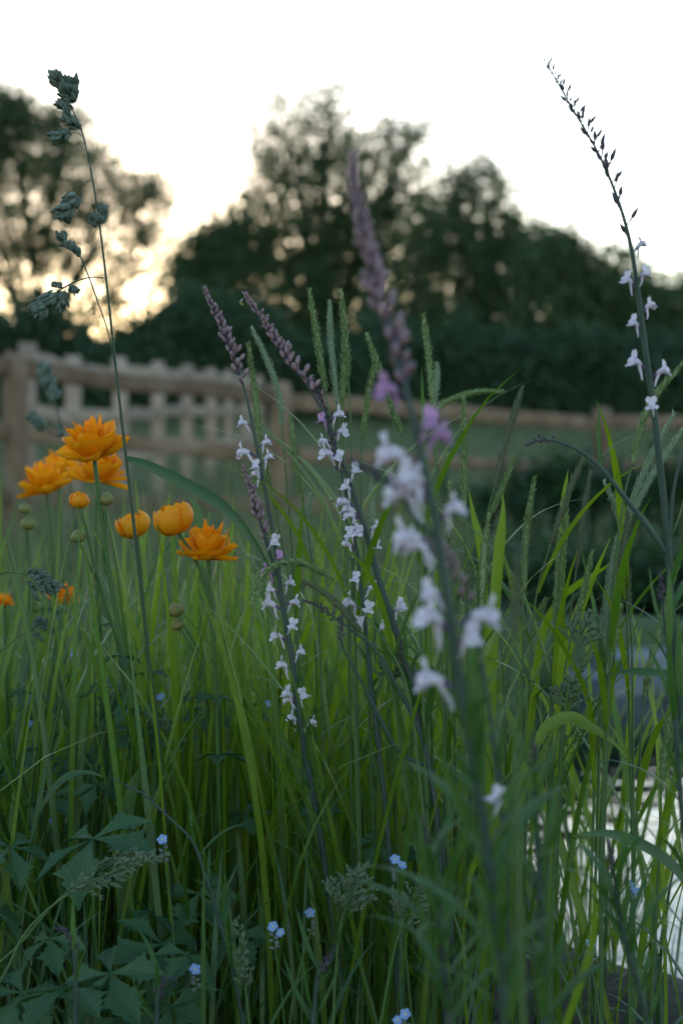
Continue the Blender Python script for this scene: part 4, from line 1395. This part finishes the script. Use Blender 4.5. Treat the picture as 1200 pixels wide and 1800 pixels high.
panicle('drooping dark grass plume with nodding tip at the meadow edge', [(98, 1030), (62, 1016), (25, 1006), (0, 1010), (-25, 1040), (-40, 1200), (-40, 1500)], 1.06, 1.5, .35, .022, 'cock', head=.3, size=1.4)
panicle('pale grass plume leaning over the palmate leaves', [(288, 1508), (250, 1514), (205, 1530), (150, 1555), (95, 1590), (45, 1640), (15, 1700)], 1.0, 1.5, .2, .020, head=.62)
panicle('second pale grass plume just above the palmate leaves', [(262, 1500), (215, 1512), (160, 1540), (100, 1585), (40, 1655)], 1.03, 1.2, .2, .018, head=.5)
panicle('airy pale grass plume among the foxtails near the slate', [(1035, 1088), (1020, 1120), (1005, 1170), (995, 1230), (985, 1330), (975, 1500)], 1.08, 1.1, .2, .030, head=.36, size=1.3)
panicle('low airy grass plume under the slate-side foxtails', [(1000, 1200), (992, 1250), (985, 1320), (978, 1450)], 1.1, 1.0, .25, .028, head=.4, size=1.3)
panicle('upright narrow grass plume at the lowest middle leaves', [(418, 1620), (424, 1680), (432, 1740), (438, 1800)], 1.0, 1.0, .05, .012, head=.7)
panicle('pale open grass plume at the slender toadflax foot', [(632, 1530), (618, 1570), (600, 1620), (590, 1700), (585, 1800)], 1.0, 1.2, .15, .030, head=.5, size=1.2)
panicle('pale grass plume beside the lower forget-me-nots', [(735, 1560), (712, 1610), (690, 1680), (672, 1780)], 1.02, .9, .15, .030, head=.5, size=1.2)
panicle('tiny-flowered pale plume between the toadflax stalks', [(690, 1150), (684, 1190), (680, 1240), (690, 1340), (700, 1500)], 1.14, .9, .3, .030, head=.4, size=1.3)
panicle('tiny-flowered plume close beside the soft-focus stalk', [(735, 1180), (728, 1220), (722, 1270), (725, 1400)], 1.16, .9, .3, .028, head=.4, size=1.3)
panicle('fluffy plume in the shaded grass by the lone globeflower stalk', [(290, 1270), (285, 1300), (275, 1350), (270, 1450)], 1.2, .9, .3, .022, head=.35)
panicle('dark grass plume in the shade below the orange scrap', [(95, 1088), (60, 1105), (20, 1130), (-10, 1180), (-20, 1400)], 1.3, 1.1, .35, .022, 'cock', head=.35, size=1.2)

# ------------------------------------------------------------------ forget-me-nots
def fmn_mesh():
    mb = MB()
    for k in range(5):
        a = k / 5 * 6.283
        petal_grid(mb, (math.cos(a) * .0004, math.sin(a) * .0004, 0), (math.cos(a), math.sin(a), .12), (0, 0, 1), .0036, .0034, 4, 3, .05, .1, .5)
    ellipsoid(mb, np.array([0, 0, -.0003]), (0, 0, 1), .0012, .0008, 6, 4, m=1)
    tube(mb, [np.array([0, 0, -.003]), np.array([0, 0, 0.0])], [.0004, .0007], 5, m=2)
    return mb.mesh('forget_me_not_flower', [M['fmn'], M['fmn_eye'], M['fmn_bud']])


FMN = fmn_mesh()
FLAB = {(694, 1514): 'forget-me-not flower head beside the pale plume, two blue flowers', (286, 1479): 'single blue forget-me-not above the arching toadflax shoot',
        (343, 1707): 'blue forget-me-not above a coil of pale buds, low in shade', (480, 1632): 'pale blue forget-me-not below the slender toadflax'}
for i, (x, y, dd, nf) in enumerate([(694, 1514, 1.06, 2), (286, 1479, 1.05, 1), (343, 1707, 1.0, 1), (480, 1632, 1.02, 2), (470, 1241, 1.22, 1), (1105, 1560, 1.02, 2), (1037, 1663, 1.0, 1),
                                (712, 1786, .98, 2), (95, 1445, 1.2, 1), (52, 1275, 1.4, 1), (313, 1141, 1.35, 1), (130, 1153, 1.4, 1), (283, 1228, 1.3, 1), (260, 1391, 1.2, 1), (830, 1410, 1.2, 1), (545, 1608, 1.1, 1)]):
    lab = FLAB.get((x, y), 'small blue forget-me-not half hidden in the grass')
    p = to_ground(px_path([(x, y), (x + 4, y + 40), (x + 14, y + 110), (x + 26, y + 240)], dd, 18))
    base = p[-1].copy()
    t = thing('forget_me_not', lab, 'flower', base, None if (x, y) in FLAB else 'small blue forget-me-nots')
    TB = Matrix.Translation(Vector(-base))
    mb = MB(); tube(mb, p, np.linspace(.0004, .0009, len(p)), 5)
    obj('stem', mb.mesh('stem', M['gf_stem'], base), t)
    for k in range(nf):
        off = np.array([.005 * k * random.choice((-1, 1)), -.001, .0015 - .004 * k])
        obj('flower', FMN, t, mat=TB @ axis_matrix(p[0] + off, (random.uniform(-.4, .4), -.75, .6), random.uniform(0, 6), 1.0 if k == 0 else .85))
    mb = MB()
    for k in range(9):
        q = p[min(1 + k // 2, len(p) - 1)] + np.array([0, 0, -.004 * (k % 2)])
        ellipsoid(mb, q, (random.choice((-1, 1)), random.uniform(-.5, .5), .5), .0038, .0011, 5, 4)
    o = obj('bud_coil', mb.mesh('bud_coil', M['fmn_bud'], base), t)
    o['kind'] = 'stuff'

# ------------------------------------------------------------------ palmate-leaved plants (bottom left)
def leafy(label, px, py, d, leaves, seed, group=None):
    c = P(px, py, d)
    base = np.array([c[0], c[1], float(terrain(c[0], c[1])) - .01])
    t = thing('palmate_leaf_plant', label, 'plant', base, group)
    TB = Matrix.Translation(Vector(-base))
    rnd = random.Random(seed)
    for (lx, ly, ld, sc, az, tl) in leaves:
        e = P(lx, ly, ld)
        mb = MB()
        mid = base * .45 + e * .55 + np.array([0, 0, .015])
        tube(mb, catmull([base, mid, e], 9), np.linspace(.0016, .0010, 9), 5)
        lf = obj('leaf', PALM[rnd.randrange(3)], t, mat=TB @ rotz_mat(e, az, sc, tl + rnd.uniform(-.35, .2), rnd.uniform(-.5, .5)))
        obj('leaf_stalk', mb.mesh('leaf_stalk', M['gf_stem'], base), t)


leafy('palmate dark green leaf standing clear above the pale plume', 165, 1800, 1.1, [(165, 1475, 1.06, 1.45, -1.7, -.35), (20, 1490, 1.1, .9, -1.0, -.3), (-20, 1600, 1.08, .9, -.4, -.2)], 1)
leafy('clump of toothed dark leaves at the lowest shady corner', 190, 1850, 1.0, [(195, 1712, .98, 1.2, -2.4, -.3), (125, 1735, .98, 1.2, -2.2, -.2), (40, 1745, 1.0, 1.1, -2.0, -.3), (215, 1790, .97, .8, -1.0, -.3), (90, 1650, 1.04, .8, -1.4, -.3)], 2)
leafy('spreading toothed leaf plant under the arching toadflax shoot', 290, 1850, 1.08, [(285, 1660, 1.06, 1.35, -1.4, -.5), (260, 1600, 1.1, .8, .3, -.3), (350, 1570, 1.12, .9, -.8, -.4), (330, 1680, 1.02, .85, -.6, -.4), (300, 1770, 1.0, .9, -1.8, -.4), (420, 1640, 1.1, .7, -1.2, -.3)], 3)
leafy('pale-backed leaf plant below the globeflower cluster', 140, 1850, 1.25, [(115, 1335, 1.25, .8, -1.2, -.2), (205, 1210, 1.25, .8, -1.9, -.2), (60, 1220, 1.3, .8, -.5, -.2), (90, 1400, 1.2, .8, -2.2, -.3), (170, 1380, 1.2, .7, -.6, -.3), (30, 1330, 1.25, .8, -1.7, -.3)], 4)
leafy('leaf plant at the foot of the lone orange globeflower', 350, 1850, 1.22, [(365, 1255, 1.22, .65, -1.6, -.2), (320, 1300, 1.2, .6, -2.4, -.2), (240, 1290, 1.22, .7, -1.3, -.3), (430, 1430, 1.2, .6, -1.2, -.3)], 5)
leafy('broad-leaved seedling among the middle grass stems', 640, 1850, 1.15, [(560, 1420, 1.16, .55, -1.2, -.2), (660, 1480, 1.14, .55, -2.0, -.2), (610, 1540, 1.12, .6, -1.5, -.3), (740, 1500, 1.16, .5, -1.0, -.3)], 6)

# ------------------------------------------------------------------ grass tufts with broad blades, each blade a part
def blade_part(t, base, pts, W, side, mat):
    mb = MB()
    n = len(pts)
    ribbon(mb, pts, [W * (.55 + .45 * min(1, z / n * 2.5)) * max(.03, 1 - (max(0, z / n - .5) / .5) ** 1.4) for z in range(n)], side, .28)
    obj('blade', mb.mesh('blade', mat, base), t)


def tuft(label, x, y, n, hmin, hmax, mat, group, W=(.0045, .0085), lean=.2, bend=.9):
    base = np.array([x, y, float(terrain(x, y)) - .01])
    t = thing('grass_tuft', label, 'grass', base, group)
    for k in range(n):
        az = random.uniform(-.4, 3.54)
        H = random.uniform(hmin, hmax)
        th = abs(random.gauss(0, lean))
        bd = abs(random.gauss(bend * .4, bend * .6))
        p = base + np.array([random.uniform(-.02, .02), random.uniform(-.02, .02), 0])
        pts = []
        N = 14
        for z in range(N):
            pts.append(p.copy())
            a = th + bd * (z / N) ** 2.2
            p = p + np.array([math.cos(az) * math.sin(a), math.sin(az) * math.sin(a), math.cos(a)]) * H / (N - 1)
        sd_ = az + math.pi / 2 + random.gauss(0, .5)
        blade_part(t, base, pts, random.uniform(*W), (math.cos(sd_), math.sin(sd_), 0), mat)
    return t


k = 0
for i in range(30):
    d = random.uniform(1.14, 1.5)
    px = random.uniform(170, 760)
    c = P(px, 900, d)
    if i % 2:
        tuft('tuft of broad yellow-green blades behind the toadflax and lone globeflower', c[0], c[1], 6, .26, .44, M['grass_bright'], 'yellow-green grass tufts behind the toadflax', lean=.12, bend=.5, W=(.006, .0095))
    else:
        tuft('tuft of mid-green blades behind the toadflax and lone globeflower', c[0], c[1], 6, .26, .46, M['grass'], 'mid-green grass tufts behind the toadflax', lean=.12, bend=.6)
for i in range(14):
    d = random.uniform(1.15, 1.6)
    px = random.uniform(-40, 230)
    c = P(px, 900, d)
    tuft('tuft of broad blades under the globeflower cluster', c[0], c[1], 6, .20, .42, M['grass_dark'] if i % 2 else M['grass'], 'broad grass tufts under the globeflowers')
for i in range(13):
    d = random.uniform(1.12, 1.45)
    px = random.uniform(740, 1180)
    c = P(px, 900, d)
    if float(pond_sdf(np.array(c[0]), np.array(c[1]))) < .02:
        c[1] = 1.5
    tuft('tuft of broad blades on the bank in front of the pond', c[0], c[1], 5, .18, .42, M['grass_bright'] if i % 3 == 0 else M['grass'], 'broad grass tufts on the pond bank', W=(.004, .008), lean=.3, bend=1.1)
# hand-placed broad blades
HB = [('bright yellow-green flag leaf with a browned base among the foxtails', [(883, 865), (884, 900), (880, 945), (876, 985), (868, 1100), (860, 1300)], 1.12, .0085, 'grass_bright'),
      ('bright slanting blade among the slate-side foxtails', [(1072, 945), (1045, 1010), (1020, 1070), (1005, 1120), (985, 1200), (975, 1350)], 1.14, .009, 'grass_bright'),
      ('long blade crossing level over the water', [(1000, 1470), (1060, 1464), (1110, 1476), (1160, 1502), (1215, 1550)], 1.0, .008, 'grass_dark'),
      ('narrow blade lying level in front of the slate', [(1066, 1186), (1110, 1180), (1160, 1182), (1210, 1186)], 1.04, .006, 'grass_dark'),
      ('arched blade falling over the pond bank', [(1110, 1340), (1070, 1300), (1030, 1275), (1000, 1262), (960, 1280), (930, 1340)], 1.06, .009, 'grass'),
      ('blade slanting up behind the drooping toadflax tip', [(1100, 968), (1060, 1000), (1020, 1025), (980, 1060), (950, 1130), (930, 1300)], 1.15, .006, 'grass'),
      ('folded pale blade arching in the shade above a blue flower', [(275, 1340), (245, 1360), (228, 1410), (222, 1480), (220, 1560)], 1.12, .009, 'grass_dark'),
      ('bowed thin blade over the standing palmate leaf', [(190, 1368), (150, 1358), (110, 1372), (75, 1420), (60, 1480)], 1.12, .006, 'grass_dark'),
      ('pale bowed blade between globeflower and slender toadflax', [(312, 868), (340, 880), (350, 920), (352, 980), (350, 1100)], 1.5, .009, 'grass_dark'),
      ('long pale arc of grass over the globeflower bud', [(365, 975), (330, 955), (300, 960), (270, 985), (262, 1040)], 1.45, .006, 'grass_dark'),
      ('tall sharp blade above the fence gap, bright green', [(998, 825), (992, 870), (990, 930), (985, 1000), (980, 1200)], 1.2, .008, 'grass_bright'),
      ('bright curved blade next to the flag leaf', [(823, 858), (832, 905), (845, 960), (850, 1040), (852, 1200)], 1.2, .007, 'grass_bright'),
      ('blurred green blade low by the water', [(1030, 1500), (1045, 1570), (1040, 1660), (1010, 1760)], .80, .0045, 'grass')]
for lab, pts, d, W, mt in HB:
    p = px_path(pts, d, 22)
    rooted = to_ground(p)
    base = rooted[-1].copy()
    o_ = MB()
    n = len(rooted)
    ribbon(o_, rooted, [W * max(.04, min(1, (z / n) * 3.2)) for z in range(n)], (1, .25, .1) if abs(pts[0][0] - pts[-1][0]) < abs(pts[0][1] - pts[-1][1]) else (.1, .5, .9), .28)
    t = thing('grass_shoot', lab, 'grass', base)
    obj('blade', o_.mesh('blade', M[mt], base), t)

# ------------------------------------------------------------------ insects
def insect(name, label, px, py, d, L, bmat, az, group=None):
    c = P(px, py, d)
    t = thing(name, label, 'insect', c, group)
    mb = MB()
    ax = np.array([math.cos(az), .3, math.sin(az)]); ax /= np.linalg.norm(ax)
    ellipsoid(mb, -ax * L * .5, ax, L * .55, L * .11, 7, 5)
    ellipsoid(mb, ax * L * -.02, ax, L * .32, L * .13, 7, 5)
    ellipsoid(mb, ax * L * .25, ax, L * .18, L * .08, 6, 4)
    for k in range(3):
        for s in (-1, 1):
            b = ax * L * (.02 + .08 * k)
            tube(mb, [b, b + np.array([0, s * L * .18, -L * .12]), b + np.array([0, s * L * .2, -L * .32])], [L * .015] * 3, 3)
    obj('body', mb.mesh('body', M[bmat]), t)
    for s in (-1, 1):
        mb = MB()
        petal_grid(mb, ax * L * .08 + np.array([0, s * L * .05, L * .08]), np.array([-.5 * ax[0] - .3 * s * ax[2], s * .6, .7]), (ax[0], 0, ax[2]), L * .7, L * .24, 4, 2, 0, .2)
        obj('wing', mb.mesh('wing', M['wing']), t)


insect('hoverfly', 'pale hoverfly in the air beside the leaning toadflax tip', 424, 533, 1.12, .0055, 'hover', 2.3)
insect('bee', 'small dark bee clinging to a toadflax flower', 583, 881, 1.105, .0050, 'insect', .6)
for (x, y, d, a) in [(192, 137, 1.3, .2), (255, 168, 1.3, 2.8), (304, 162, 1.5, .5), (316, 202, 1.25, 1.2), (288, 362, 1.4, 0), (228, 248, 1.4, .1), (128, 258, 1.3, .4), (326, 27, 1.5, 1)]:
    insect('midge', 'tiny dark midge in the open sky above the meadow', x, y, d, .0042, 'insect', a, 'midges in the sky')
